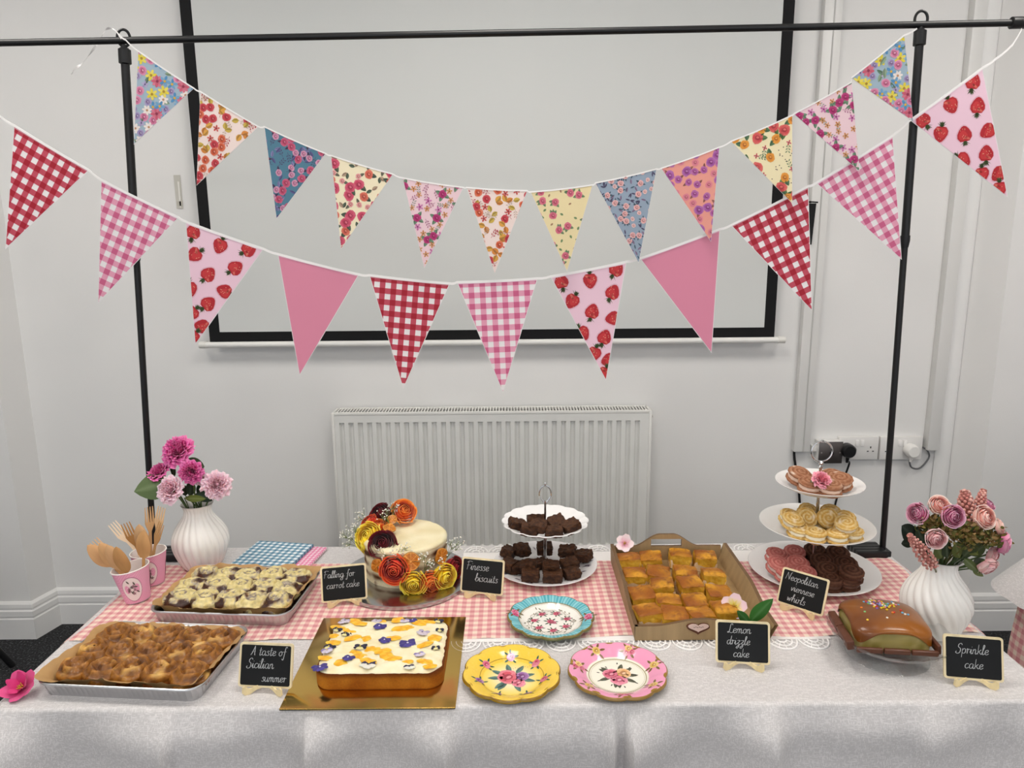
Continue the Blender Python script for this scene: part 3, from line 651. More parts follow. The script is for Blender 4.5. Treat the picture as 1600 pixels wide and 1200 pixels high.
cloth('tablecloth', 'long white woven tablecloth over the buffet table', TX0, TX1, TY0, TY1, ZT, .52, 5, list(zip(XC, (.024, .010, .020, .012, .018, .020, .022))))
# lace cloth lying under the runner: solid centre and a pierced scalloped border
def lace(y0, y1, x0, x1, z):
    b = MB(); b.grid(lambda u, v: (x0+(x1-x0)*u, y0+.012+(y1-y0-.024)*v, z), 60, 8, '#f3efec')
    p = .074; n = int((x1-x0)/p)
    for edge, sg in ((y0+.012, -1), (y1-.012, 1)):
        for i in range(n):
            cx = x0+p*(i+.5)
            for rr, kk in ((.040, 16), (.027, 14), (.013, 10)):
                b.tube([(cx+rr*cos(pi*j/kk)*.86, edge+sg*rr*sin(pi*j/kk)*1.05, z+.0006) for j in range(kk+1)], .0022, '#f8f6f4', 5)
            for a in (.5, 1.05, 1.57, 2.1, 2.65): b.tube([(cx+.012*cos(a), edge+sg*.012*sin(a), z+.0006), (cx+.039*cos(a)*.86, edge+sg*.040*sin(a), z+.0006)], .0013, '#f8f6f4', 4)
    o = b.build('lace_runner', material('white_lace', rough=.8, spec=.2, bump=(300, .5)), smooth=60); return tag(o, 'white lace cloth with scalloped edge showing below the gingham runner', 'lace cloth')
XLACE0, XLACE1 = -.15, .745
lace(1.563, 2.085, XLACE0, XLACE1, ZT+.0012)
GP = gingham_mat('pink_gingham_cloth', '#f0dccb', '#e6b3ae', '#d68f93')
def runner(name, label, x0, x1, y0, y1, z, dl, dr, seed, per=.0225, axis='x', mat=GP, edge=.0, lift=1.):
    """cloth strip lying across a table, its ends hanging over the sides"""
    L = dl+(x1-x0)+dr; nu, nv = int(L/.008), int((y1-y0)/.011); vs = []; gc = []; R_ = .012
    for j in range(nv+1):
        for i in range(nu+1):
            s = L*i/nu-dl; yy = y0+(y1-y0)*j/nv
            y_ = yy+.004*sin(s*9+seed)+.003*sin(s*23+seed*2)
            if s < 0: x, dz = x0-.020-.10*(-s)*.3-.008*sin(yy*30+seed)*(-s)*3, s
            elif s > x1-x0: q = s-(x1-x0); x, dz = x1+.020+.10*q*.3+.010*sin(yy*30+seed)*q*3, -q
            else: x, dz = x0+s, 0
            e = .02
            if 0 <= s < e: x = x0-.020*(1-s/e)**2+s*(s/e); dz = -.012*(1-s/e)**2
            if 0 <= (x1-x0)-s < e: q = (x1-x0)-s; x = x1+.020*(1-q/e)**2-q*(q/e); dz = -.012*(1-q/e)**2
            if s < 0: dz = s-.012
            if s > x1-x0: dz = -(s-(x1-x0))-.012
            wr = lift*(.0016*max(0, sin(s*38+3*sin(yy*9+seed)+seed))**3+.0010*max(0, nz((s*9, yy*16, seed))))
            pt = (x, y_, z+dz+wr); vs.append(pt if axis == 'x' else (y_, x, z+dz+wr)); gc.append((s/per, yy/per))
    b = MB(); W = nu+1
    b.add(vs, [(j*W+i, j*W+i+1, (j+1)*W+i+1, (j+1)*W+i) for j in range(nv) for i in range(nu)], '#ffffff')
    o = b.build(name, mat, smooth=60); weave(o, gc); return tag(o, label, 'table runner')
runner('table_runner', 'pink and cream gingham runner lying along the middle of the buffet table', TX0, TX1, 1.592, 2.003, ZRUN-.0015, .26, .22, 1.3)
# second table at the right edge of the view
table('folding table under white cloth at the right edge of the photo', 1.56, 2.5, 1.45, 2.06, ZT-.003)
cloth('tablecloth', 'white cloth on the side table at the right edge', 1.56, 2.5, 1.45, 2.06, ZT, .13, 9, flare=.035)
runner('table_runner', 'pink gingham cloth hanging down from the side table at the right edge', 1.548, 2.4, 1.62, 2.045, ZT+.001, .50, .1, 4.1, .03)
# black chair of which one splayed leg shows at the lower left
t = thing('chair', 'black metal chair with one splayed leg showing on the carpet at the left edge', 'chair', (-2.32, 2.40, 0))
b = MB(); b.box((0, 0, .45), (.40, .40, .03), '#161618', .01); b.build('seat', M['satin'], t)
b = MB(); b.box((-.19, 0, .72), (.025, .36, .22), '#161618', .01); b.build('backrest', M['satin'], t)
ft = at(20, 1041, Z=0)
for sx, sy in ((1, 1), (1, -1), (-1, 1), (-1, -1)):
    e = (ft-V((-2.32, 2.40, 0))) if (sx, sy) == (1, 1) else V((sx*.22, sy*.22, 0))
    b = MB(); b.tube([(sx*.15, sy*.15, .44), (e.x, e.y, 0.002)], .013, '#0e0e10', 10); b.build('leg', M['blackmetal'], t)
# ------------------------------------------------------------------ flower shapes
def bloom(b, R, inner, outer, edge, seed, layers=6, ruffle=0., open_=1., X=None, H=1., per=3):
    """layered petals, each a curved patch; the inner ones stand upright and overlap like a spiral"""
    g = random.Random(seed)
    for k in range(layers):
        t = k/(layers-1); n = per+(k+1)//2+(k > 2); rad = R*(.07+.60*t**.9); hgt = R*H*(.98+.10*sin(pi*t)-.38*t**2*open_); fl = R*(.05+.36*t**1.5)*open_
        base = mix(inner, outer, t)
        for i in range(n):
            phi = 2*pi*i/n+k*1.13+g.uniform(-.25, .25); D = pi/n*(1.4 if k else 1.9); hk = hgt*g.uniform(.9, 1.08); j = g.uniform(0, 6); rk = g.uniform(.92, 1.08)
            def fn(u, v, phi=phi, D=D, hk=hk, j=j, rk=rk, t=t):
                s = 2*u-1; rr = rk*rad*(.3+.7*sin(min(1, v*1.35)*pi/2)) + fl*v**3 + ruffle*R*.10*sin(6*s+j)*v*v + R*.06*s
                z = hk*(v*(1-.18*s*s*v)) - fl*.60*v**5 + ruffle*R*.10*sin(11*s+j*2)*v*v
                a = phi+s*D; return V((rr*cos(a), rr*sin(a), z))
            dp = mix(base, inner, .6)
            b.grid(fn, 7, 6, lambda u, v, base=base, dp=dp: mix(mix(dp, base, min(1, v*1.5)), edge, .9*max(0, (v-.78)/.22)+.2*max(0, abs(2*u-1)-.7)), X)
    b.ball((0, 0, R*H*.45), (R*.16, R*.16, R*H*.48), inner, X, 2)
def rose_head(b, R, inner, outer, edge, seed, layers=7, open_=1., X=None):
    """cabbage of shells: inner petals close over the heart, outer ones stand open with a rolled lip"""
    g = random.Random(seed)
    for k in range(layers):
        t = k/(layers-1); n = 2 if k == 0 else (3 if k < 4 else 5); rad = R*(.16+.74*t**.95); zc = R*(.86-.36*t); te = .32+1.08*t*open_; tb = 2.5-.5*t
        base = mix(inner, outer, t**1.2)
        for i in range(n):
            phi = 2*pi*i/n+k*1.05+g.uniform(-.2, .2); D = pi/n*(1.32 if k else 1.25); rk = g.uniform(.98, 1.02); te_ = te*g.uniform(.93, 1.07); lip = R*(.02+.13*t)
            def fn(u, v, phi=phi, D=D, rk=rk, te_=te_, lip=lip, zc=zc, rad=rad, tb=tb):
                s = 2*u-1; th = tb+(te_+.28*abs(s)**3-tb)*v; rr = rk*rad*(1+.05*s); l = lip*max(0, (v-.6)/.4)**2
                r = rr*sin(th)+l; z = zc+rr*cos(th)*.95-l*.45*max(0, (v-.85)/.15); a = phi+s*D*(1-.12*v); return V((r*cos(a), r*sin(a), z))
            dp = mix(base, inner, .45)
            b.grid(fn, 8, 8, lambda u, v, base=base, dp=dp: mix(mix(dp, base, min(1, v*1.4)), edge, .9*max(0, (v-.72)/.28)), X)
def leaf_patch(b, L, W, col, X, bend=.25, fold=.18, vein=None):
    def fn(u, v):
        s = 2*u-1; w_ = W*.5*(sin(pi*min(1, v**.8))**.8 if 0 < v < 1 else 0.001); return V((s*w_, abs(s)*w_*-fold*0+abs(s)*fold*w_+bend*L*v*v*-1*0, L*v)) + V((0, -bend*L*v*v, 0))
    b.grid(fn, 6, 8, lambda u, v: mix(col, vein or mix(col, '#ffffff', .12), max(0, 1-abs(2*u-1)*9)), X)
def open_flower(b, R, col, deep, X, seed, n=5, cup=.45, wide=.62):
    g = random.Random(seed)
    for i in range(n):
        a = 2*pi*i/n+g.uniform(-.12, .12); c_ = cup*g.uniform(.6, 1.4)
        def fn(u, v, a=a, c_=c_):
            s = 2*u-1; w_ = R*wide*sin(pi*min(.86, .12+.74*v))*.8; r = R*v; x = r*cos(a)-s*w_*sin(a); y = r*sin(a)+s*w_*cos(a)
            return V((x, y, R*c_*(v**1.5)*(1-.25*s*s)+R*.08*s*s))
        b.grid(fn, 6, 6, lambda u, v: mix(deep, col, min(1, v*1.5)), X)
# ------------------------------------------------------------------ ordinal words for labels
ORD = ['first', 'second', 'third', 'fourth', 'fifth', 'sixth', 'seventh', 'eighth', 'ninth', 'tenth']
def nth(i, n):
    if n == 1: return 'the only one'
    return 'leftmost' if i == 0 else ('rightmost' if i == n-1 else ORD[i]+' from left')
# ------------------------------------------------------------------ handwriting (single strokes, drawn as flat brush ribbons)
GL = {
'a': (.54, [[(.40, .44), (.25, .5), (.08, .36), (.08, .12), (.2, 0), (.35, .12), (.42, .46)], [(.42, .46), (.41, .1), (.49, 0), (.6, .13)]]),
'b': (.47, [[(-.02, .15), (.18, .8), (.15, 1.0), (.08, .82), (.08, .05)], [(.08, .3), (.22, .5), (.38, .38), (.36, .1), (.2, 0), (.08, .08)]]),
'c': (.42, [[(.38, .42), (.25, .5), (.08, .35), (.08, .12), (.22, 0), (.44, .13)]]),
'd': (.55, [[(.40, .44), (.25, .5), (.08, .36), (.08, .12), (.2, 0), (.35, .12), (.42, .46)], [(.48, 1.0), (.43, .4), (.43, .1), (.5, 0), (.6, .12)]]),
'e': (.42, [[(.04, .2), (.28, .28), (.36, .42), (.25, .5), (.1, .4), (.07, .15), (.2, 0), (.43, .14)]]),
'f': (.40, [[(.44, .88), (.34, 1.0), (.25, .85), (.22, .3), (.18, -.3), (.1, -.42), (.02, -.28)], [(.0, .44), (.42, .5)]]),
'g': (.54, [[(.40, .44), (.25, .5), (.08, .36), (.08, .12), (.2, 0), (.35, .12), (.42, .46)], [(.42, .46), (.42, -.2), (.3, -.42), (.12, -.34), (.22, -.12), (.6, .14)]]),
'h': (.50, [[(-.02, .15), (.18, .8), (.15, 1.0), (.08, .82), (.08, 0)], [(.08, .25), (.25, .5), (.36, .4), (.36, .08), (.44, 0), (.54, .12)]]),
'i': (.24, [[(0, .1), (.1, .48), (.1, .08), (.17, 0), (.28, .13)], [(.13, .68), (.15, .74)]]),
'k': (.46, [[(.08, 1.), (.08, 0)], [(.38, .5), (.1, .22), (.2, .25), (.38, .02), (.5, .1)]]),
'l': (.26, [[(0, .1), (.2, .8), (.16, 1.), (.08, .85), (.08, .1), (.16, 0), (.3, .13)]]),
'm': (.66, [[(.05, .5), (.06, 0)], [(.06, .3), (.2, .5), (.28, .4), (.28, 0)], [(.28, .3), (.42, .5), (.5, .4), (.5, .08), (.58, 0), (.7, .13)]]),
'n': (.46, [[(.05, .5), (.06, 0)], [(.06, .3), (.2, .5), (.3, .4), (.3, .08), (.38, 0), (.5, .13)]]),
'o': (.46, [[(.25, .5), (.08, .35), (.08, .12), (.22, 0), (.38, .15), (.36, .4), (.25, .5), (.34, .42), (.5, .46)]]),
'p': (.46, [[(.06, .5), (.07, -.42)], [(.07, .3), (.22, .5), (.38, .38), (.36, .1), (.2, 0), (.07, .08)]]),
'r': (.36, [[(.03, .42), (.1, .52), (.12, .35), (.1, 0)], [(.11, .3), (.2, .46), (.36, .44)]]),
's': (.36, [[(.33, .42), (.2, .5), (.1, .4), (.25, .25), (.3, .1), (.16, 0), (.02, .07)]]),
't': (.32, [[(.16, .85), (.13, .1), (.2, 0), (.36, .13)], [(.0, .54), (.34, .58)]]),
'u': (.50, [[(.05, .5), (.06, .12), (.16, 0), (.32, .15), (.36, .5)], [(.36, .5), (.36, .08), (.44, 0), (.54, .12)]]),
'v': (.42, [[(.03, .48), (.15, .0), (.32, .5), (.44, .44)]]), 'w': (.56, [[(.03, .48), (.1, .02), (.22, .4), (.32, .02), (.46, .5), (.58, .44)]]),
'z': (.44, [[(.05, .48), (.36, .48), (.1, .1), (.3, .08), (.3, -.2), (.15, -.42), (.04, -.3), (.46, .12)]]),
'N': (.68, [[(.03, 0), (.13, .95)], [(.13, .98), (.5, .02)], [(.5, .02), (.56, .9), (.7, 1.03)]]), 'F': (.52, [[(.1, 0), (.16, .92)], [(0, .84), (.2, 1.), (.62, .95)], [(.0, .5), (.46, .55)]]),
'A': (.60, [[(0, 0), (.15, .3), (.36, 1.)], [(.36, 1.), (.43, .1), (.52, 0)], [(.06, .35), (.5, .4)]]), 'S': (.56, [[(.55, .85), (.42, 1.02), (.22, .9), (.2, .65), (.42, .45), (.4, .1), (.2, -.05), (.0, .05), (.06, .2)]]),
'L': (.56, [[(.46, .85), (.4, 1.02), (.25, .9), (.2, .3), (.1, .02), (.0, .08), (.12, .14), (.4, 0), (.6, .1)]]), ' ': (.30, [])}
def text_width(s): return sum(GL[c][0] for c in s)
def write(b, s, x0, z0, size, width, y=-.0045, rot=0.):
    x = x0
    for ch in s:
        adv, strokes = GL[ch]
        for st in strokes:
            P = smooth_path([(px_+.16*pz, 0, pz) for px_, pz in st], 5) if len(st) > 2 else [V((px_+.16*pz, 0, pz)) for px_, pz in st]
            vs = []; n = len(P)
            for i, p in enumerate(P):
                d = (P[min(i+1, n-1)]-P[max(i-1, 0)]); d = d.normalized() if d.length else V((1, 0, 0)); nn = V((-d.z, 0, d.x))
                wd = width*(.62+.6*abs(d.z))*(.6 if i in (0, n-1) else 1)/size/2
                for sg in (1, -1):
                    q = p+nn*wd*sg; vs.append((x+q.x*size*cos(rot)-q.z*size*sin(rot), y, z0+q.z*size*cos(rot)+q.x*size*sin(rot)+(x-x0)*math.tan(rot)))
            b.add(vs, [(2*i, 2*i+1, 2*i+3, 2*i+2) for i in range(n-1)], '#c8cac9')
        x += adv*size
def rrect(w_, h_, r, k=5):
    out = []
    for cx, cz, a0 in ((w_/2-r, h_/2-r, 0), (-w_/2+r, h_/2-r, pi/2), (-w_/2+r, -h_/2+r, pi), (w_/2-r, -h_/2+r, 1.5*pi)):
        for i in range(k+1): a = a0+pi/2*i/k; out.append((cx+r*cos(a), cz+r*sin(a)))
    return out
def chalk_sign(label, bl, br, surf, lines, W=.116, Hh=.091, lean=.30, up=.011):
    A, B = at(*bl, Z=surf+up), at(*br, Z=surf+up); c = (A+B)/2; t = thing('chalkboard_sign', label, 'sign', (c.x, c.y, surf), atan2(B.y-A.y, B.x-A.x))
    Xb = Matrix.Translation((0, 0, up)) @ Matrix.Rotation(-lean, 4, 'X') @ Matrix.Translation((0, 0, Hh/2)); flip = Matrix.Rotation(pi/2, 4, 'X')
    b = MB(); b.prism(rrect(W, Hh, .006), .005, '#ead9b0', X=Xb @ flip, z0=-.002); fr = b.build('frame', M['wood'], t, smooth=30); fr['label'] = 'pale wooden frame'
    b = MB(); b.prism(rrect(W-.009, Hh-.009, .0035), .0008, '#111111', X=Xb @ flip, z0=.003); sl = b.build('slate', M['slate'], t, smooth=30)
    b = MB()
    for s, fx, fz, size, rot in lines: write(b, s, -W/2+W*(fx+.015), -Hh/2+Hh*(fz+.015), size*.88, .00122, rot=rot)
    b.v = [tuple(Xb @ V(q)) for q in b.v]; b.build('chalk_lettering', M['chalk'], sl, smooth=0)
    for sx in (-1, 1):
        # each foot: a slotted plywood plate, splayed outwards towards the viewer
        pts = [(-.004, 0.010), (-.002, .017), (.012, .017), (.022, .0125), (.029, .0125), (.036, .020), (.0415, .018), (.0425, .006), (.037, 0), (.027, 0), (.014, .007)]
        b = MB(); b.prism(pts, .003, '#e6d2a2', X=TX((sx*.006, .004, 0), rz=(-.50 if sx > 0 else pi+.50)) @ flip, z0=-.0015)
        b.build('foot', M['wood'], t, smooth=20)
    return t
# ------------------------------------------------------------------ chalkboard signs
chalk_sign('small chalkboard sign reading Falling for carrot cake', (505, 942), (572, 935), ZRUN, [('Falling for', .05, .66, .0205, .0), ('carrot cake', .10, .36, .0205, .0)])
chalk_sign('small chalkboard sign reading Finesse biscuits', (720, 924), (785, 931), ZRUN, [('Finesse', .10, .64, .025, 0), ('biscuits', .32, .33, .024, 0)])
chalk_sign('small chalkboard sign reading A taste of Sicilian summer', (373, 1072), (456, 1076), ZT, [('A taste of', .20, .71, .0215, 0), ('Sicilian', .13, .42, .0225, 0), ('summer', .42, .13, .0205, 0)])
chalk_sign('small chalkboard sign reading Lemon drizzle cake', (1118, 1034), (1203, 1039), ZT, [('Lemon', .20, .70, .022, 0), ('drizzle', .18, .43, .021, 0), ('cake', .30, .14, .021, 0)])
chalk_sign('tilted chalkboard sign reading Neopolitan viennese whirls', (1213, 940), (1286, 964), ZRUN, [('Neopolitan', .08, .68, .0215, 0), ('viennese', .24, .41, .0205, 0), ('whirls', .20, .12, .0225, 0)], lean=.36)
chalk_sign('small chalkboard sign reading Sprinkle cake', (1479, 1059), (1563, 1066), ZT, [('Sprinkle', .18, .58, .0225, 0), ('cake', .32, .25, .0225, 0)])
# ------------------------------------------------------------------ paper cups with wooden cutlery
def cup(label, x, y, rz, ry):
    t = thing('paper_cup', label, 'cup', (x, y, ZRUN)); t.rotation_euler = (0, ry, 0); h = .092; r0, r1 = .031, .0455
    n = 72; b = MB(); prof = [(0.001, .004), (r0-.002, .004), (r0, 0), (r0+.0004, .002)]+[(r0+(r1-r0)*k/12, h*k/12) for k in range(1, 13)]
    def colr(a, z, r, j):
        return '#e89ab8' if (int(a/(2*pi)*72)+int(z/h*24)) % 2 else '#f0b4ca'
    prof2 = [(r0+(r1-r0)*k/24, .002+(h-.002)*k/24) for k in range(25)]
    b.lathe(prof2, n, colr); b.lathe([(r1-.0012, h), (r1-.0012-(r1-r0)*.95, .005), (.0005, .005)], 40, '#f4ecea'); b.lathe([(.0005, .0005), (r0, .0005)], 40, '#f0e6e4')
    body = b.build('cup_body', M['paper'], t)
    b = MB(); b.tube([((r1)*cos(a), (r1)*sin(a), h) for a in [2*pi*i/40 for i in range(41)]], .0016, '#f7f1ec', 6, cap=False); b.build('rolled_rim', M['paper'], t)
    b = MB(); g = random.Random(int(x*1000))
    def on(aa, zz, off):
        r = r0+(r1-r0)*zz/h+off; return V((r*sin(aa), -r*cos(aa), zz))
    for a0 in (rz, rz+2*pi/3, rz-2*pi/3):
        for sc, cc, off in ((1., '#c98aa0', .0005), (.93, '#f3e3de', .0008)):
            P = [(a0+sc*.62*cos(2*pi*i/28), .044+sc*.036*sin(2*pi*i/28)) for i in range(28)]
            vs = [on(a0, .044, off)]+[on(p, q, off) for p, q in P]; b.add(vs, [(0, 1+i, 1+(i+1) % 28) for i in range(28)], cc)
        for _ in range(14):
            ax, az = a0+g.uniform(-.24, .24), .044+g.uniform(-.018, .018)
            for P, c, L in (daisy2(0, 0, .005, g.choice(['#8a5f68', '#a4707c', '#7a5a5a']), '#5c3c44', g, 5) if g.random() < .5 else leaf2(0, 0, g.uniform(0, 6), .012, .004, '#6d675c')):
                b.add([on(ax+p/r1, az+q, .0011+.0002*L) for p, q in P], [list(range(len(P)))], c)
    b.build('flower_print', M['paper'], body, smooth=0); return t
C1 = V((-.993, 1.797, ZRUN)); C2 = V((-1.0, 1.893, ZRUN))
cup('pink patterned paper cup of wooden cutlery nearest the front', C1.x, C1.y, .35, -.13); cup('pink patterned paper cup of wooden cutlery standing behind another cup', C2.x, C2.y, .30, -.04)
def cutlery(kind, label, base, head, tw, curl=.25, col='#d3a878'):
    """flat wooden spoon or fork from a point inside the cup to the centre of its head"""
    base = V(base); d = head-base; L = d.length; t = thing('wooden_'+kind, label, kind, base, group='wooden cutlery in the pink cups')
    hl, hw = (.058, .0205) if kind == 'spoon' else (.056, .0150)
    Ltot = L+hl*.5; half = []
    N_ = 22
    for i in range(N_+1):
        s = Ltot*i/N_; k = (s-(Ltot-hl))/hl
        w_ = .0055-.0015*min(1, s/.06) if k < -.35 else (.0042 if k < 0 else 0)
        if k >= -.35: 
            kk = max(0, min(1, (k+.35)/1.35)); w_ = max(.0042*(1-kk), hw*sin(pi*min(1, .06+.94*kk**.85))**.62) if kind == 'spoon' else max(.0042, hw*min(1, sin(min(1, kk*1.7)*pi/2)))
        half.append((s, w_))
    b = MB(); th = .0014
    dish = lambda s, w_: -.006*sin(pi*max(0, min(1, (s-(Ltot-hl*1.1))/(hl*1.1))))
    cc = col
    if kind == 'spoon':
        for sgn in (0, 1):
            b.grid(lambda u, v: V(((2*u-1)*half[round(v*N_)][1], dish(half[round(v*N_)][0], 0)*(1-(2*u-1)**2*.8)+th*sgn, half[round(v*N_)][0])), 6, N_, cc)
        for s_ in (-1, 1): b.grid(lambda u, v: V((s_*half[round(v*N_)][1], dish(half[round(v*N_)][0], 0)*.2+th*u, half[round(v*N_)][0])), 1, N_, mix(cc, '#6a4a2a', .2))
    else:
        k0 = int(N_*(1-.62*hl/Ltot)); half2 = half[:k0+1]
        for sgn in (0, 1): b.grid(lambda u, v: V(((2*u-1)*half2[round(v*k0)][1], th*sgn, half2[round(v*k0)][0])), 4, k0, cc)
        for s_ in (-1, 1): b.grid(lambda u, v: V((s_*half2[round(v*k0)][1], th*u, half2[round(v*k0)][0])), 1, k0, mix(cc, '#6a4a2a', .2))
        z0 = half2[-1][0]; w_ = half2[-1][1]
        for i in range(4):
            xc = -w_+w_*2*(i+.5)/4; tl = Ltot-z0
            b.add([(xc-w_*.19, 0, z0), (xc+w_*.19, 0, z0), (xc+w_*.07, .003, z0+tl), (xc-w_*.07, .003, z0+tl), (xc-w_*.19, th, z0), (xc+w_*.19, th, z0), (xc+w_*.07, th+.003, z0+tl), (xc-w_*.07, th+.003, z0+tl)],
                  [(0, 1, 2, 3), (7, 6, 5, 4), (0, 3, 7, 4), (1, 5, 6, 2), (3, 2, 6, 7)], cc)
    o = b.build('wooden_'+kind+'_body', M['wood'], None, smooth=50)
    m_ = d.to_track_quat('Z', 'Y').to_matrix().to_4x4()
    zax = d.normalized(); front = V((0, -1, .15)); yb = -(front-zax*front.dot(zax)).normalized(); xb = yb.cross(zax)
    R_ = Matrix((xb, yb, zax)).transposed().to_4x4() @ Matrix.Rotation(tw, 4, 'Z')
    bpy.data.objects.remove(t); o.name = 'wooden_'+kind; o.matrix_world = Matrix.Translation(base) @ R_
    return tag(o, label, kind, 'wooden cutlery in the pink cups')
f0, f1 = C1+V((.002, -.002, .02)), C2+V((0, 0, .02))
for kind, lab, bs, px_, py_, Y_, tw, col in [
    ('spoon', 'leftmost wooden spoon in the front paper cup', f0+V((.006, .01, 0)), 150, 863, 1.80, .5, '#c99a6a'), ('fork', 'wooden fork splayed to the far left in the front paper cup', f0+V((.004, .018, 0)), 157, 856, 1.825, .4, '#dcb284'),
    ('spoon', 'wooden spoon second from left in the front paper cup', f0+V((.0, .004, 0)), 166, 862, 1.79, .3, '#cfa06e'), ('spoon', 'wooden spoon behind the front two in the front paper cup', f0+V((0, .0, 0)), 176, 866, 1.78, .1, '#d6a878'),
    ('spoon', 'front wooden spoon facing the viewer in the front paper cup', f0+V((-.002, -.008, 0)), 187, 869, 1.765, -.1, '#c8965f'), ('spoon', 'upright wooden spoon at the right side of the front paper cup', f0+V((.012, .006, 0)), 224, 845, 1.80, -.1, '#cd9c66'),
    ('fork', 'pale wooden fork at the left of the rear paper cup', f1+V((.004, .012, 0)), 185, 829, 1.915, .5, '#ecd2b2'), ('fork', 'darker wooden fork in the middle of the rear paper cup', f1+V((.0, -.004, 0)), 202, 832, 1.88, .2, '#bb8850'),
    ('spoon', 'wooden spoon standing behind another spoon in the rear paper cup', f1+V((-.006, .0, 0)), 220, 834, 1.88, .0, '#d9ae80'), ('fork', 'wooden fork turned edge on at the back of the rear paper cup', f1+V((-.008, .014, 0)), 234, 808, 1.92, .9, '#d6ab7c'),
    ('fork', 'pale wooden fork with its tines highest of all', f1+V((-.008, .006, 0)), 249, 808, 1.905, -.25, '#e3bd90'), ('fork', 'wooden fork leaning right at the front of the rear paper cup', f1+V((-.01, -.008, 0)), 247, 832, 1.875, -.5, '#c79a66')]:
    cutlery(kind, lab, bs, at(px_, py_, Y=Y_), tw, col=col)
# ------------------------------------------------------------------ vases
def vase(label, x, y, s, twist, nfl):
    t = thing('vase', label, 'vase', (x, y, ZRUN)); pr = [(.0, .0), (.046, .0), (.052, .004), (.060, .020), (.069, .042), (.0755, .065), (.0765, .083), (.072, .103), (.062, .123), (.051, .139), (.042, .152), (.0375, .163), (.0365, .171), (.0385, .180), (.042, .187), (.0445, .190)]
    b = MB(); zs = [p[1] for p in pr]
    dense = []
    P = smooth_path([(r, 0, z) for r, z in pr[1:]], 4)
    dense = [(p.x*s, p.z*s) for p in P]
    amp = lambda z: .075*min(1, z/s/.02)*(1 if z/s < .17 else max(0, 1-(z/s-.17)/.02)*.8+.2)
    b.lathe([(.001, 0)]+dense, 144, '#f2efea', fn=lambda a, z, j: 1+amp(z)*(abs(sin(.5*nfl*(a+twist*(z/s/.19)**1.0)))**.8-.6))
    b.lathe([(r-.003, z) for r, z in dense[-1:-22:-1]], 48, '#d8d4ce')
    b.build('vase_body', M['ceramic'], t, smooth=80); return t
VL = V((-.905, 2.0, ZRUN)); VR = V((.998, 1.603, ZRUN))
vase('white ribbed vase at the left holding pink peonies', VL.x, VL.y, 1.0, .35, 22); vase('white spiral ribbed vase at the right holding roses', VR.x, VR.y, .985, 1.25, 20)
def stem_to(b, P, Q, r, col, bow=.15):
    m_ = (P+Q)/2+V((0, 0, .0))+(V((P.x, P.y, 0))-V((Q.x, Q.y, 0)))*bow
    b.tube(smooth_path([P, m_, Q], 5), r, col, 6)
def vase_flower(name, label, cat, mouth, head, axis, R, kind, cols, seed, group):
    """one artificial stem: bloom, stem, calyx; origin where the stem stands in the vase"""
    t = thing(name, label, cat, mouth, group=group); H_ = head-mouth; ax = V(axis).normalized(); R *= 1.2 if kind == 'peony' else 1.3
    b = MB()
    if kind == 'peony': bloom(b, R, cols[0], cols[1], cols[2], seed, 7, 1.0, 1.0, aim(H_-ax*R*.45, ax), .95, 4)
    elif kind == 'rose': rose_head(b, R, cols[0], cols[1], cols[2], seed, 7, .85, aim(H_-ax*R*.62, ax, seed))
    b.build('bloom', M['petal'], t, smooth=70)
    b = MB(); stem_to(b, V((0, 0, -.05)), H_-ax*R*.45, .0022, '#4d6136'); b.build('stem', M['leaf'], t)
    b = MB(); b.ball(tuple(H_-ax*R*.5), (R*.34, R*.34, R*.34), '#5a6a3a', sub=1); b.build('calyx', M['leaf'], t); return t
mL = V((VL.x, VL.y, ZRUN+.185)); g_ = 'artificial peonies in the left vase'
DP = ('#c8217c', '#dd4a98', '#f08fc0'); LP = ('#f6b9c8', '#f3c0d0', '#fbe3ea')
vase_flower('peony', 'large bright pink peony at the top of the left bouquet', 'flower', mL+V((-.008, .005, 0)), at(276, 703, Y=1.99), (-.15, -.75, .65), .037, 'peony', DP, 3, g_)
vase_flower('peony', 'bright pink peony at the far left of the left bouquet', 'flower', mL+V((-.014, 0, 0)), at(246, 737, Y=2.0), (-.45, -.4, .85), .029, 'peony', DP, 4, g_)
vase_flower('peony', 'bright pink peony at the centre of the left bouquet', 'flower', mL+V((0, -.008, 0)), at(298, 738, Y=1.95), (.1, -.95, .1), .026, 'peony', DP, 5, g_)
vase_flower('peony', 'pale pink ranunculus shaped bloom low on the left of the left bouquet', 'flower', mL+V((-.012, -.012, 0)), at(264, 765, Y=1.945), (-.25, -.9, .45), .031, 'peony', LP, 6, g_)
vase_flower('peony', 'pale pink peony low on the right of the left bouquet', 'flower', mL+V((.014, -.006, 0)), at(339, 757, Y=1.96), (.45, -.8, .35), .031, 'peony', LP, 7, g_)
vase_flower('peony', 'small pale pink bud tucked behind the right peony of the left bouquet', 'flower', mL+V((.008, 0, 0)), at(315, 748, Y=1.985), (.1, -.9, .2), .016, 'peony', LP, 8, g_)
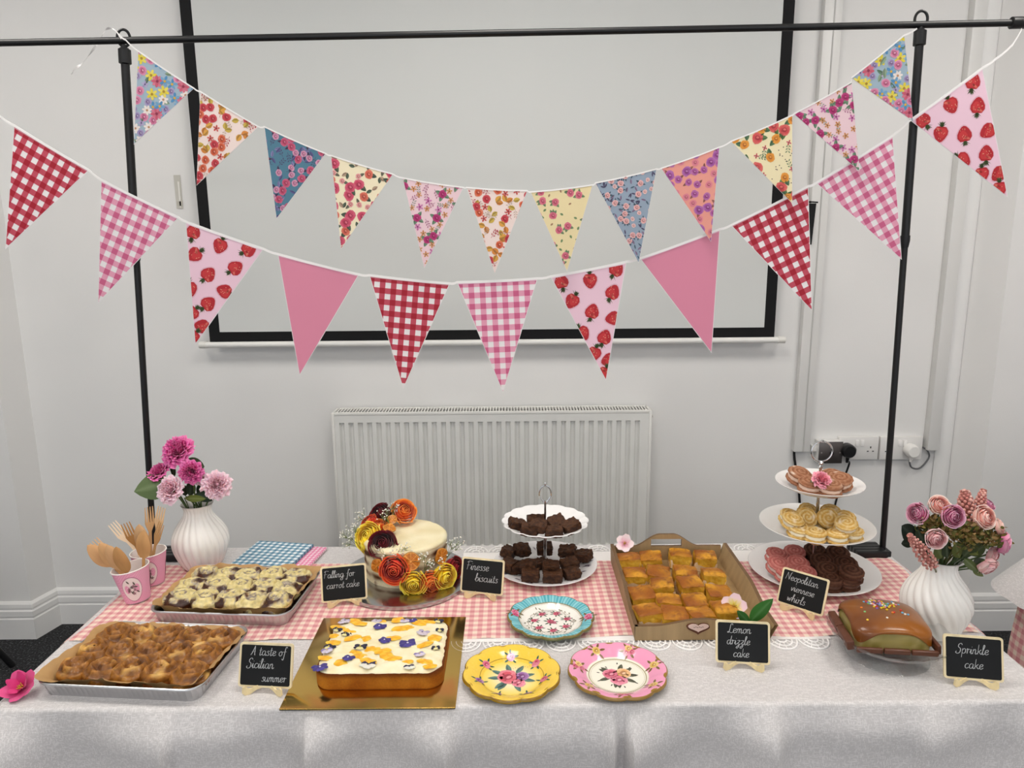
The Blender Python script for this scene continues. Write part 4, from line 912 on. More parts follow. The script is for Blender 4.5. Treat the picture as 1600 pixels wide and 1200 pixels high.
def leaf_sprig(label, mouth, leaves, group, name='leaf_sprig'):
    """stem carrying leaves: (tip pixel, base pixel, Y, width, colour)"""
    t = thing(name, label, 'leaves', mouth, group=group)
    for (bx, by, by_Y, tx, ty, ty_Y, W_, col, tw) in leaves:
        B_ = at(bx, by, Y=by_Y)-mouth; T_ = at(tx, ty, Y=ty_Y)-mouth; d = T_-B_; z = d.normalized(); fr = (V((tw, -1, .5))-z*V((tw, -1, .5)).dot(z)).normalized(); y = -fr; x = y.cross(z)
        Xm = Matrix.Translation(B_) @ Matrix((x, y, z)).transposed().to_4x4(); b = MB(); leaf_patch(b, d.length, W_, col, Xm, bend=.08); b.build('leaf', M['leaf'], t, smooth=70)
        b = MB(); stem_to(b, V((0, 0, -.03)), B_, .0015, '#3e4f2e'); b.build('leaf_stem', M['leaf'], t)
g_ = 'leaf sprigs in the left vase'
leaf_sprig('large round green leaves at the left of the left bouquet', mL+V((-.02, -.004, 0)), [(262, 752, 1.975, 211, 769, 1.955, .078, '#4f6236', -.1), (288, 778, 1.96, 324, 780, 1.94, .020, '#5f6a2c', .0)], g_)
leaf_sprig('dark green leaf rising behind the top peonies of the left bouquet', mL+V((.006, .012, 0)), [(280, 728, 2.02, 322, 730, 2.0, .055, '#46563a', .2), (272, 746, 2.02, 267, 716, 2.02, .016, '#33452c', .0)], g_)
leaf_sprig('dark leaves at the mouth of the left vase', mL+V((.012, -.004, 0)), [(304, 772, 1.99, 336, 782, 1.97, .028, '#2c4030', 0), (296, 775, 2.0, 300, 748, 2.0, .03, '#2a3a26', 0), (310, 775, 2.01, 318, 752, 2.01, .03, '#2b3c2a', 0), (290, 775, 2.02, 280, 752, 2.0, .03, '#27361f', 0)], g_)
# right bouquet
mR = V((VR.x, VR.y, ZRUN+.18)); g_ = 'artificial roses in the right vase'
MG = ('#b8386c', '#e498b6', '#f5d0dc'); CR = ('#f48c80', '#f9d0c2', '#fff2e8'); PK = ('#ec8e96', '#f7cecc', '#fdeae6')
for i, (lab, px_, py_, Y_, ax, R, cols) in enumerate([
    ('magenta rosebud at the far left of the right bouquet', 1433, 802, 1.56, (-.7, -.45, .35), .019, MG), ('cream edged coral rose second from left at the top of the right bouquet', 1469, 789, 1.59, (-.1, -.7, .7), .019, CR),
    ('open mauve pink rose facing front in the right bouquet', 1490, 807, 1.53, (-.05, -1, .25), .020, MG), ('magenta rose half hidden at the top right of the right bouquet', 1543, 787, 1.63, (.4, -.3, .8), .015, MG),
    ('large cream rose with coral centre in the right bouquet', 1540, 808, 1.55, (.25, -.85, .45), .021, CR), ('peach rose at the right edge of the right bouquet', 1562, 822, 1.60, (.8, -.4, .4), .016, CR),
    ('pale pink rose facing front low on the left of the right bouquet', 1463, 842, 1.515, (-.15, -1, .05), .018, PK), ('deep pink rose hanging out at the right of the right bouquet', 1571, 850, 1.58, (.85, -.5, -.1), .020, MG),
    ('pale pink rose behind the lowest rose of the right bouquet', 1553, 868, 1.60, (.5, -.7, -.1), .016, PK), ('white and pink rosebud drooping lowest in the right bouquet', 1544, 887, 1.56, (.25, -.75, -.55), .019, PK)]):
    a = 2*pi*i/10; vase_flower('rose', lab, 'flower', mR+V((.016*cos(a+pi), .014*sin(a+pi), 0)), at(px_, py_, Y=Y_), ax, R, 'rose', cols, 20+i, g_)
def spike(label, mouth, p0, p1, Y0, Y1, R, seed):
    t = thing('flower_spike', label, 'flower', mouth, group='beaded pink flower spikes in the right vase'); A = at(*p0, Y=Y0)-mouth; B = at(*p1, Y=Y1)-mouth; g = random.Random(seed); b = MB(); d = B-A; z = d.normalized(); x = z.orthogonal().normalized(); y = z.cross(x)
    n = 120
    for i in range(n):
        k = i/n; r = R*(.35+1.1*sin(pi*min(1, .15+.75*k)))*(1-.55*k); a = i*2.4; p = A+d*k+(x*cos(a)+y*sin(a))*r
        b.ball(tuple(p), R*.22*g.uniform(.8, 1.2), g.choice(['#d08f86', '#dca196', '#c47f78', '#e0aca0']), sub=1)
    b.tube([A, B], R*.5, '#a8695f', 8); b.build('beads', M['petal'], t)
    b = MB(); stem_to(b, V((0, 0, -.04)), A, .0018, '#5d5c34'); b.build('stem', M['leaf'], t)
spike('beaded pink flower spike hanging over the left rim of the right vase', mR+V((-.01, -.01, 0)), (1457, 885), (1421, 836), 1.535, 1.52, .0135, 1)
spike('broad beaded pink flower spike at the top of the right bouquet', mR+V((0, .006, 0)), (1511, 838), (1508, 766), 1.60, 1.62, .020, 2)
spike('slim beaded pink flower spike reaching highest in the right bouquet', mR+V((.006, .004, 0)), (1520, 828), (1537, 765), 1.59, 1.63, .0145, 3)
g_ = 'leaf sprigs in the right vase'
leaf_sprig('dark green leaves at the left of the right bouquet', mR+V((-.016, 0, 0)), [(1436, 845, 1.58, 1405, 820, 1.56, .042, '#24332a', -.2), (1428, 848, 1.58, 1405, 850, 1.55, .02, '#243226', 0), (1452, 865, 1.56, 1430, 822, 1.58, .035, '#2c3a26', .1)], g_)
leaf_sprig('olive green leaves at the mouth of the right vase', mR+V((0, -.012, 0)), [(1472, 872, 1.56, 1460, 848, 1.54, .034, '#56602e', 0), (1480, 872, 1.56, 1478, 838, 1.56, .03, '#2b361f', .2), (1494, 872, 1.57, 1505, 838, 1.56, .032, '#3a4424', .1), (1500, 872, 1.57, 1490, 845, 1.55, .026, '#59602f', -.2), (1505, 870, 1.57, 1530, 846, 1.56, .028, '#343f22', .1)], g_)
leaf_sprig('green leaves trailing down the right side of the right bouquet', mR+V((.02, -.006, 0)), [(1506, 872, 1.58, 1530, 895, 1.56, .022, '#4d5a2c', 0), (1516, 868, 1.58, 1540, 850, 1.57, .03, '#394523', 0), (1520, 880, 1.58, 1545, 878, 1.58, .022, '#2b3620', 0), (1510, 852, 1.58, 1528, 868, 1.56, .026, '#5f662c', 0), (1520, 888, 1.57, 1536, 901, 1.56, .016, '#5d6632', 0)], g_)
t = thing('filler_foliage', 'fluffy olive filler greenery among the roses of the right bouquet', 'leaves', mR+V((0, .004, 0))); g = random.Random(8); b = MB()
for (cx, cy, Y_, n, sp) in [(1450, 818, 1.58, 130, .022), (1475, 826, 1.56, 190, .026), (1505, 838, 1.57, 230, .030), (1530, 838, 1.58, 220, .030), (1550, 840, 1.60, 130, .022), (1490, 820, 1.6, 150, .028)]:
    c = at(cx, cy, Y=Y_)-(mR+V((0, .004, 0)))
    for _ in range(n):
        p = c+V((g.gauss(0, sp*.55), g.gauss(0, sp*.5), g.gauss(0, sp*.42))); d = V((g.uniform(-1, 1), g.uniform(-1, .4), g.uniform(-.2, 1)))
        leaf_patch(b, g.uniform(.009, .016), .0075, g.choice(['#7a6f33', '#6d6a2f', '#8a6c3c', '#565c2c', '#9a7c4c']), aim(p, d, g.uniform(0, 6)), bend=.2)
fo = b.build('leaflets', M['leaf'], t, smooth=70); fo['kind'] = 'stuff'
b = MB()
for (cx, cy, Y_) in [(1450, 818, 1.58), (1475, 826, 1.56), (1505, 838, 1.57), (1530, 838, 1.58), (1550, 840, 1.60)]: stem_to(b, V((0, 0, -.04)), at(cx, cy, Y=Y_)-(mR+V((0, .004, 0))), .0016, '#55542c')
b.build('stems', M['leaf'], t)
# ------------------------------------------------------------------ foil trays, parchment and buns
def ring(w_, d_, r, z, k=6):
    return [(x, y, z) for x, y in rrect(w_, d_, r, k)]
def dense_ring(w_, d_, r, n=160):
    P = rrect(w_, d_, r, 8); P = P+[P[0]]; L = [0]
    for a, c in zip(P, P[1:]): L.append(L[-1]+sqrt((a[0]-c[0])**2+(a[1]-c[1])**2))
    out = []; j = 0
    for i in range(n):
        s = L[-1]*i/n
        while L[j+1] < s: j += 1
        t_ = (s-L[j])/max(1e-9, L[j+1]-L[j]); out.append((P[j][0]+(P[j+1][0]-P[j][0])*t_, P[j][1]+(P[j+1][1]-P[j][1])*t_))
    return out
def foil_tray(label, x, y, z, rz, w_, d_, h):
    t = thing('foil_tray', label, 'baking tray', (x, y, z), rz); b = MB(); n = 300; vs = []; spec = [(-.1, .0, 0), (0, .003, 0), (.35, .5, 1), (.8, .93, 1), (1, 1, 0), (1.35, 1.03, 0), (1.4, .93, 0), (1.15, .93, 0)]
    for f, zz, cr in spec:
        for i, (px_, py_) in enumerate(dense_ring(w_-.016+.016*f, d_-.016+.016*f, .022+.012*f, n)):
            k = 1+cr*.0012/.1*(1 if i % 3 == 0 else -.3); vs.append((px_*k, py_*k, h*zz))
    fs = [list(range(n))[::-1]]
    for j in range(len(spec)-1): fs += [(j*n+i, j*n+(i+1) % n, (j+1)*n+(i+1) % n, (j+1)*n+i) for i in range(n)]
    b.add(vs, fs, '#cccccc'); b.build('tray_body', M['foil'], t, smooth=35)
    b = MB(); b.tube([(px_, py_, h*1.0) for px_, py_ in dense_ring(w_+.008, d_+.008, .036, 120)+[dense_ring(w_+.008, d_+.008, .036, 120)[0]]], .0028, '#dddddd', 8, cap=False); b.build('rolled_rim', M['foil'], t); return t
def parchment(label, x, y, z, rz, w_, d_, h, seed, over):
    b = MB(); n = 200; vs = []; lev = [(-.045, .001), (-.024, .002), (-.016, h*.5), (-.008, h*.95), (-.002, h*1.15), (.006, h*1.3)]
    base = dense_ring(w_, d_, .03, n); g = random.Random(seed)
    for j, (o, zz) in enumerate(lev):
        for i, (px_, py_) in enumerate(base):
            r = V((px_, py_, 0)); u = r.normalized(); a = i/n; k = j/5
            wob = nz((px_*28, py_*28, seed+j*.25))*.009*k+nz((px_*70, py_*70, seed))*.004*k; ov = over(atan2(py_, px_))*(max(0, k-.5)*2)
            vs.append((px_+u.x*(o+wob+ov), py_+u.y*(o+wob+ov), zz*(1-.15*k*max(0, py_/d_*2))+(nz((px_*20, py_*20, seed+5))*.010+nz((px_*60, py_*60, seed+7))*.004)*k*k-abs(ov)*.1))
    fs = [list(range(n))[::-1]]
    for j in range(len(lev)-1): fs += [(j*n+i, j*n+(i+1) % n, (j+1)*n+(i+1) % n, (j+1)*n+i) for i in range(n)]
    b.add(vs, fs, '#b58f5e'); o = b.build('parchment_sheet', M['parchment'], smooth=50, loc=(x, y, z), rz=rz); return tag(o, label, 'baking parchment')
T1 = (-.812, 1.487, ZT, -.085, .352, .245, .033); T2 = (-.718, 1.785, ZRUN, -.075, .350, .255, .033)
foil_tray('foil tray of glazed brown buns at the front left corner', *T1); foil_tray('foil tray of iced buns behind the front left tray', *T2)
parchment('crinkled brown parchment lining the front foil tray', T1[0], T1[1], T1[2]+.0035, T1[3], .338, .231, .031, 3, lambda a: .012*exp(-((a-2.4)/.5)**2)+.014*exp(-((a-.55)/.25)**2)+.012*exp(-((a+2.6)/.3)**2))
parchment('brown parchment rising around the iced buns in the rear foil tray', T2[0], T2[1], T2[2]+.0035, T2[3], .336, .241, .033, 9, lambda a: .010*exp(-((a-.4)/.5)**2)+.006*exp(-((a+1.6)/.4)**2))
def swirl_bun(rx, ry, h, seed, kind):
    g = random.Random(seed); b = MB(); tw = g.uniform(0, 6); dirn = 1
    nu, nv = 56, 22; off = V((g.uniform(0, 50), g.uniform(0, 50), 0))
    lobe = [g.uniform(-.05, .05) for _ in range(4)]
    def shape(u, v):
        a = 2*pi*u; k = v                        # v 0 = rim at base, 1 = centre
        edge = 1+lobe[0]*cos(2*a)+lobe[1]*sin(3*a)+lobe[2]*cos(5*a+1)
        if k < .35: q = k/.35; r = .82+.20*sin(q*pi*.62); z = h*.72*q
        else:
            q = (k-.35)/.65; r = (1-q)*1.0; z = h*(.72+.28*sin(min(1, q*1.8)*pi/2))
            ph = r*15.5-a*dirn+tw; z += h*.11*(sin(ph)+.25)*min(1, q*4)*(1 if kind == 'caramel' else .6)*min(1, r*4)
            z -= h*.03*(1-min(1, r*3))
        p = V((r*rx*edge*cos(a), r*ry*edge*sin(a), z))
        n = nz(p*45+off)*.004+nz(p*110+off)*.0018; p += V((cos(a)*n, sin(a)*n, n*.8 if k > .3 else 0)); return p
    def colr(u, v):
        p = shape(u, v); m_ = nz(p*(38 if kind == 'caramel' else 27)+off); f = nz(p*110+off)
        if kind == 'caramel':
            if v < .25: return mix(mix('#8d4a1e', '#c98a40', max(0, nz(p*25+off)+.25)), '#5c2c12', max(0, f))
            r_ = (1-(v-.35)/.65) if v > .35 else 1; ph = sin(r_*15.5-2*pi*u+tw)
            c = mix('#70420f', '#a66c22', .5+ph*.4+f*.8)
            return mix(c, '#d9ac5e', max(0, m_-.27)*2.2) if m_ > .27 else mix(c, '#4e280c', max(0, -m_-.2)*1.6)
        low = 1 if v < .22 else 0
        cover = m_*1.5+.34-(.75 if low else 0)+.18*f+(.14 if v > .45 else -.05)
        r_ = (1-(v-.35)/.65) if v > .35 else 1; ph = sin(r_*15.5-2*pi*u+tw)
        icing = mix('#e0d19c', '#d2bf7c', .5+f); thin = mix('#8d7f78', '#b3a894', .5+f)
        if cover < .02: return mix('#4a2210', '#2e140c', .5+f) if m_ < -.05 or low else mix('#7a3a10', '#4a2210', .5+f)
        if cover < .16: return mix('#4a2612', icing, (cover-.02)/.14)
        if ph < -.6 and .72 < v: return mix(thin, '#5a4a48', .4)
        return mix(thin, icing, min(1, max(0, (cover-.22)*5)))
    b.grid(shape, nu, nv, colr, wrap=True); b.add([shape(i/nu, 0) for i in range(nu)], [list(range(nu))[::-1]], '#8a5020'); return b
def bun_rows(T, cols, rows, rx, ry, h, kind, nm, what, tray, group, seed, jit):
    protos = []; rown = {3: ['front', 'middle', 'back']}[rows]; g = random.Random(seed); x0, y0, z0, rz = T[0], T[1], T[2], T[3]; w_, d_ = T[4]-.036, T[5]-(.040 if kind == 'caramel' else .056)
    for r in range(rows):
        for c in range(cols):
            i = r*cols+c; k = i % 6
            if i < 6: protos.append(swirl_bun(rx, ry, h, seed+i, kind).build(nm, M['glaze'], smooth=60)); o = protos[-1]
            else: o = protos[k].copy(); COL.objects.link(o)
            lx = -w_/2+w_*(c+.5)/cols+g.uniform(-jit, jit); ly = .004-d_/2+d_*(r+.5)/rows+g.uniform(-jit, jit)
            o.location = (x0+lx*cos(rz)-ly*sin(rz), y0+lx*sin(rz)+ly*cos(rz), z0+.006); o.rotation_euler = (g.uniform(-.07, .07), g.uniform(-.07, .07), g.uniform(-.4, .4)+(0 if i < 6 else g.choice([0, pi])))
            tag(o, '%s, %s row, %s' % (what, rown[r], nth(c, cols)), 'bun', group)
bun_rows(T1, 5, 3, .0405, .0435, .038, 'caramel', 'cinnamon_bun', 'shiny caramel glazed bun in the front foil tray', 'front', 'caramel glazed buns in the front foil tray', 40, .003)
bun_rows(T2, 5, 3, .0405, .0440, .043, 'iced', 'iced_bun', 'dark bun under cream icing in the rear foil tray', 'rear', 'iced buns in the rear foil tray', 80, .004)
# ------------------------------------------------------------------ folded napkins
def napkins(label, x, y, z, rz, w_, d_, h, mat, per):
    b = MB(); nu, nv = 30, 26; vs = []; gc = []
    def add(fn, a, c):
        base = len(vs)
        for j in range(c+1):
            for i in range(a+1):
                p, q = fn(i/a, j/c); vs.append(p); gc.append(q)
        b.add(vs[base:], [(j*(a+1)+i, j*(a+1)+i+1, (j+1)*(a+1)+i+1, (j+1)*(a+1)+i) for j in range(c) for i in range(a)], '#ffffff')
    hz = lambda u, v: h+.0012*nz((u*3, v*3, per*100))-.002*(max(0, abs(2*u-1)-.85)+max(0, abs(2*v-1)-.85))
    add(lambda u, v: (V(((u-.5)*w_, (v-.5)*d_, hz(u, v))), (u*w_/per, v*d_/per)), nu, nv)
    for ax in range(4):
        def side(u, v, ax=ax):
            s = [(u-.5, -.5), (.5, u-.5), (.5-u, .5), (-.5, .5-u)][ax]; uu, vv = s[0]+.5, s[1]+.5; bul = .0012*sin(v*pi*8)
            return V((s[0]*w_+(bul if ax == 1 else -bul if ax == 3 else 0), s[1]*d_+(-bul if ax == 0 else bul if ax == 2 else 0), hz(uu, vv)*v)), ((uu*w_/per, vv*d_/per))
        add(side, nu, 8)
    o = b.build('napkin_stack', mat, smooth=40, loc=(x, y, z), rz=rz); weave(o, gc); return tag(o, label, 'napkins')
napkins('folded pink gingham napkins lying under the blue napkins', -.672, 2.035, ZRUN, -.14, .185, .165, .007, gingham_mat('pink_napkin_paper', '#f3e2e6', '#ea9fbb', '#e27aa2'), .0125)
napkins('folded blue gingham napkins lying on the pink napkins', -.712, 2.04, ZRUN+.0075, -.17, .178, .165, .009, gingham_mat('blue_napkin_paper', '#eef0f0', '#8fb0c2', '#557f98'), .0190)
# loose blossom on the table corner
def blossom(name, label, loc, R, col, deep, axis, seed, n=5, inner=None, cup=.45):
    t = thing(name, label, 'flower', loc); b = MB(); open_flower(b, R, col, deep, aim((0, 0, R*.12), axis), seed, n, cup)
    if inner: open_flower(b, R*.62, inner, deep, aim((0, 0, R*.2), axis, .6), seed+1, n, cup*1.6)
    b.build('petals', M['petal'], t, smooth=70); b = MB(); ax = V(axis).normalized()
    g = random.Random(seed); X = aim((0, 0, R*.12), axis)
    for i in range(9): a = 2.4*i; r = R*.03*sqrt(i); b.tube([(r*cos(a), r*sin(a), 0), (r*cos(a)*2.4, r*sin(a)*2.4, R*.34)], R*.028, '#c9a23a', 5, X)
    b.build('stamens', M['petal'], t); return t
q = at(25, 1086, Z=ZT); blossom('blossom', 'deep pink blossom lying on the front left corner of the white cloth', (q.x+.012, q.y+.006, ZT+.008), .035, '#e0568f', '#b8105a', (-.15, -.55, .8), 4, inner='#d63c7c', cup=.6)
# ------------------------------------------------------------------ tiered stand of chocolate biscuits
def tier_plate(name, parent, z, R, prof, mat, colr, lobes=0, amp=0., n=96):
    b = MB(); b.lathe([(r*R, z+zz) for r, zz in prof], n, colr, fn=(lambda a, zz, j: 1+amp*abs(cos(a*lobes/2))*prof[j][0]**4) if lobes else None); return b.build(name, mat, parent, smooth=50)
S2 = V((.090, 1.955, ZRUN))
t = thing('cake_stand', 'two tier white plate stand with a silver loop handle holding chocolate biscuits', 'cake stand', S2)
def leafy(a, z, r, j):
    if r > .112: 
        k = nz((cos(a)*r*55, sin(a)*r*55, 3)); return '#5b4a5c' if k > .33 and r < .14 else '#f3f0f0'
    return '#f3f0f0'
PROF = [(.0, .004), (.55, .004), (.62, .005), (.70, .010), (.78, .0135), (.84, .016), (.90, .0185), (.96, .021), (1., .0225), (1.005, .021), (.97, .018), (.7, .004), (.6, 0), (0, 0)]
tier_plate('lower_plate', t, 0, .147, PROF, M['china'], leafy, n=160)
tier_plate('upper_plate', t, .120, .116, [(.0, .004), (.5, .004), (.62, .008), (.75, .016), (.86, .022), (.94, .026), (1., .029), (1.01, .027), (.9, .02), (.62, .003), (.5, 0), (0, 0)], M['china'], '#f4f2f1', 16, .05, 192)
b = MB(); b.tube([(0, 0, .004), (0, 0, .12)], .0045, '#dddddd', 12); b.tube([(0, 0, .124), (0, 0, .205)], .0035, '#dddddd', 12); b.tube([(0, 0, .124), (0, 0, .128)], .012, '#dddddd', 16); b.build('centre_rod', M['chrome'], t)
b = MB(); P = [(0, 0, .196), (-.007, 0, .205), (-.0165, 0, .222), (-.0125, 0, .242), (0, 0, .250), (.0125, 0, .242), (.0165, 0, .222), (.007, 0, .205), (0, 0, .196)]
b.tube(smooth_path(P, 8), .0022, '#dddddd', 8, cap=False); b.ball((0, 0, .254), (.003, .003, .006), '#dddddd', sub=2); b.build('loop_handle', M['chrome'], t)
def biscuit(seed):
    g = random.Random(seed); bm = bmesh.new(); bmesh.ops.create_cube(bm, size=1); bmesh.ops.subdivide_edges(bm, edges=bm.edges[:], cuts=9, use_grid_fill=True)
    w_, d_, h_ = g.uniform(.044, .052), g.uniform(.033, .038), g.uniform(.023, .027); off = V((g.uniform(0, 40), 0, 0)); vs = []
    for q in bm.verts:
        p = V((q.co.x*w_, q.co.y*d_, (q.co.z+.5)*h_)); rr = V((q.co.x, q.co.y, q.co.z))
        k = max(0, rr.length-.62)*.35; p = V((p.x*(1-k), p.y*(1-k), (p.z-h_/2)*(1-k*.8)+h_/2))
        top = 1 if q.co.z > .3 else .5
        n = nz(p*80+off)*.0048*top+nz(p*190+off)*.0032; dr = rr.normalized(); vs.append(p+dr*n)
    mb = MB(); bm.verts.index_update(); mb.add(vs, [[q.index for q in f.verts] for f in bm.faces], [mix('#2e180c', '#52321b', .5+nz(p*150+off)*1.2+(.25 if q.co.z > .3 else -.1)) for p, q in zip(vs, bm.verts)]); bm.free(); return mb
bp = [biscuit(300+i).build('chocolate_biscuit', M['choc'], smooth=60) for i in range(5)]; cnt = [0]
def put_biscuit(x, y, z, rz, rx, ry, label, group):
    up_ = z > ZRUN+.1; rm = .090 if up_ else .112; dx, dy = x-S2.x, y-S2.y; r = sqrt(dx*dx+dy*dy)
    if r > rm: x, y = S2.x+dx*rm/r, S2.y+dy*rm/r; r = rm
    z += max(0, r+.016-.60*(.116 if up_ else .147))*.30
    i = cnt[0]; cnt[0] += 1
    o = bp[i] if i < 5 else bp[i % 5].copy()
    if i >= 5: COL.objects.link(o)
    o.location = (x, y, z); o.rotation_euler = (rx, ry, rz); tag(o, label, 'biscuit', group)
zt_ = ZRUN+.120+.006
for px_, py_, dz, rz, rx, ry, lab in [(806, 824, .004, .35, .1, .32, 'at the left of the upper plate, tilted up'), (836, 808, .020, .1, 1.15, 0, 'standing on edge at the back of the upper plate'), (868, 815, .012, .5, .45, -.1, 'leaning at the back right of the upper plate'),
        (841, 824, .018, -.2, .25, .1, 'propped at the centre of the upper plate'), (824, 836, .001, -.25, .05, .1, 'at the front left of the upper plate'), (867, 838, .001, .08, 0, 0, 'at the front right of the upper plate'), (899, 829, .003, .45, .1, -.3, 'at the far right of the upper plate')]:
    q = at(px_, py_, Z=zt_+dz+.013); put_biscuit(q.x, q.y, zt_+dz, rz, rx, ry, 'chocolate biscuit '+lab, 'chocolate biscuits on the two tier stand')
zl_ = ZRUN+.0055
for px_, py_, dz, rz, rx, ry, lab in [(788, 868, .006, 1.2, .2, .2, 'at the far left of the lower plate'), (814, 858, .024, .4, .35, .2, 'piled at the back left of the lower plate'), (851, 856, .020, 0, .3, 0, 'behind the rod of the lower plate'), (888, 860, .022, -.3, .3, -.2, 'piled at the back right of the lower plate'),
        (921, 874, .004, -.5, .1, -.2, 'at the far right of the lower plate'), (794, 889, .002, 1.1, .1, .1, 'at the front left of the lower plate beside the sign'), (826, 884, .022, -.15, .12, 0, 'stacked in the middle left of the lower plate'), (861, 888, .022, -.1, .15, 0, 'stacked in the middle right of the lower plate'),
        (890, 881, .018, .4, .2, -.1, 'stacked right of centre on the lower plate'), (826, 908, .001, -.1, 0, 0, 'at the very front left of the lower plate'), (866, 912, .001, -.12, 0, 0, 'at the very front of the lower plate'), (896, 902, .001, .35, 0, -.05, 'at the front right of the lower plate'),
        (808, 890, .001, .2, 0, 0, 'underneath the pile at the left of the lower plate'), (845, 880, .0, .5, 0, 0, 'underneath the pile beside the rod of the lower plate')]:
    q = at(px_, py_, Z=zl_+dz+.013); put_biscuit(q.x, q.y, zl_+dz, rz, rx, ry, 'chocolate biscuit '+lab, 'chocolate biscuits on the two tier stand')
# ------------------------------------------------------------------ three tier stand of whirls
S3 = V((.834, 1.908, ZRUN))
t = thing('cake_stand', 'three tier white plate stand with a ring handle holding piped biscuit whirls', 'cake stand', S3)
PW = [(.0, .004), (.55, .004), (.66, .006), (.78, .012), (.9, .019), (1., .025), (1.005, .0235), (.9, .016), (.66, .003), (.55, 0), (0, 0)]
for nm, z, R in (('bottom_plate', 0, .172), ('middle_plate', .128, .149), ('top_plate', .247, .114)): tier_plate(nm, t, z, R, PW, M['china'], '#eceae8')
b = MB(); b.tube([(0, 0, .004), (0, 0, .128)], .0045, '#dddddd', 12); b.tube([(0, 0, .132), (0, 0, .247)], .0045, '#dddddd', 12); b.tube([(0, 0, .251), (0, 0, .322)], .004, '#dddddd', 12)
b.lathe([(.004, .31), (.008, .314), (.004, .319), (.007, .324), (.004, .33)], 14, '#dddddd'); b.build('centre_rod', M['chrome'], t)
b = MB(); b.tube([(.028*sin(a), 0, .356+.028*cos(a)) for a in [2*pi*i/32 for i in range(33)]], .0021, '#dddddd', 8, cap=False); b.lathe([(.003, .381), (.0055, .384), (.003, .388)], 10, '#dddddd', cap1=True); b.build('ring_handle', M['chrome'], t)
def whirl(kind, seed):
    """two piped swirl biscuits sandwiched with buttercream"""
    base, hi, fill = {'plain': ('#c79a4a', '#e6cf9a', '#f3ead2'), 'pink': ('#b0605a', '#cf8a80', '#f0dcd4'), 'dark': ('#45291d', '#6d4a38', '#5a3626'), 'mid': ('#8d5a3e', '#b98a6c', '#e8c9b4')}[kind]
    g = random.Random(seed); t = thing('viennese_whirl', 'x', 'biscuit'); R = .033; tw = g.uniform(0, 6)
    for fl, z0 in ((-1, .0105), (1, .0195)):
        b = MB(); off = V((seed*3.1, fl*7., 0))
        def shp(u, v):
            a = 2*pi*u
            if v < .3: q = v/.3; r = R*(.80+.20*sin(q*pi/2)); z = .0055*q
            else: q = (v-.3)/.7; r = R*(1-q); z = .0055+.0085*sqrt(1-(1-q)**2.4)+.0020*sin((r/R)*19-a+tw)*min(1, q*5)*min(1, r/R*4)
            r *= 1+.018*sin(a*13+tw+v*3); return V((r*cos(a), r*sin(a), z0+fl*z))
        def cc(u, v):
            p = shp(u, v); n = nz(p*160+off); s_ = nz(p*55+off); c = mix(base, hi, .38+n*.5+(.48*sin((1-(v-.3)/.7)*19-2*pi*u+tw) if v > .3 else 0)); return mix(c, '#efe4d4', max(0, s_-.1)*1.5 if fl > 0 and v > .35 and kind in ('plain', 'mid') else 0)
        b.grid(shp, 52, 16, cc, wrap=True); b.build('top_biscuit' if fl > 0 else 'bottom_biscuit', M['whirl'], t, smooth=60)
    b = MB(); b.lathe([(.001, .009), (R*.80, .009), (R*.87, .012), (R*.88, .016), (R*.83, .0205), (.001, .0205)], 40, fill, fn=lambda a, z, j: 1+.025*sin(a*12+tw)); b.build('buttercream_filling', M['icing'], t, smooth=60); return t
PRW = {k: [whirl(k, 7*i+j) for j in range(2)] for i, k in enumerate(('plain', 'pink', 'dark', 'mid'))}; USED = {}
def put_whirl(kind, px_, py_, zs, dz, tilt, az, label, group, sc=1.):
    """zs: plate height; dz: extra lift; tilt leans the sandwich towards azimuth az"""
    n = USED.get(kind, 0); USED[kind] = n+1; o = PRW[kind][n] if n < 2 else copy_tree(PRW[kind][n % 2])
    h = .017; q = at(px_, py_, Z=zs+dz+h); PR = .172 if zs < ZRUN+.1 else (.149 if zs < ZRUN+.2 else .114); dx, dy = q.x-S3.x, q.y-S3.y; r = sqrt(dx*dx+dy*dy); rm = PR*.70
    if r > rm: q.x, q.y = S3.x+dx*rm/r, S3.y+dy*rm/r; r = rm
    dz += max(0, r+.024-.62*PR)*.16
    R_ = Matrix.Rotation(az, 4, 'Z') @ Matrix.Rotation(tilt, 4, 'X') @ Matrix.Rotation(n*1.7, 4, 'Z') @ Matrix.Translation((0, 0, -.015))
    o.matrix_world = Matrix.Translation((q.x, q.y, zs+dz+.0155+.033*abs(sin(tilt))*.8)) @ R_ @ Matrix.Scale(sc, 4); o['label'] = label; o['group'] = group
G_ = 'viennese whirls on the three tier stand'
z1 = ZRUN+.006
for i, (px_, py_, dz, ti, az) in enumerate([(1213, 873, .012, .25, .4), (1241, 869, .008, .3, -.3), (1212, 892, .008, .35, .3), (1246, 886, .016, .3, 0), (1216, 908, 0, .2, .4), (1257, 903, .010, .25, 0)]):
    put_whirl('pink', px_, py_, z1, dz, ti, az, 'pink piped whirl '+['at the back left of the bottom plate', 'at the back of the pink group beside the dark ones', 'at the left edge of the bottom plate', 'in the middle of the pink group', 'at the front left, partly behind the tilted sign', 'at the front of the pink group, above the tilted sign'][i], G_, .93)
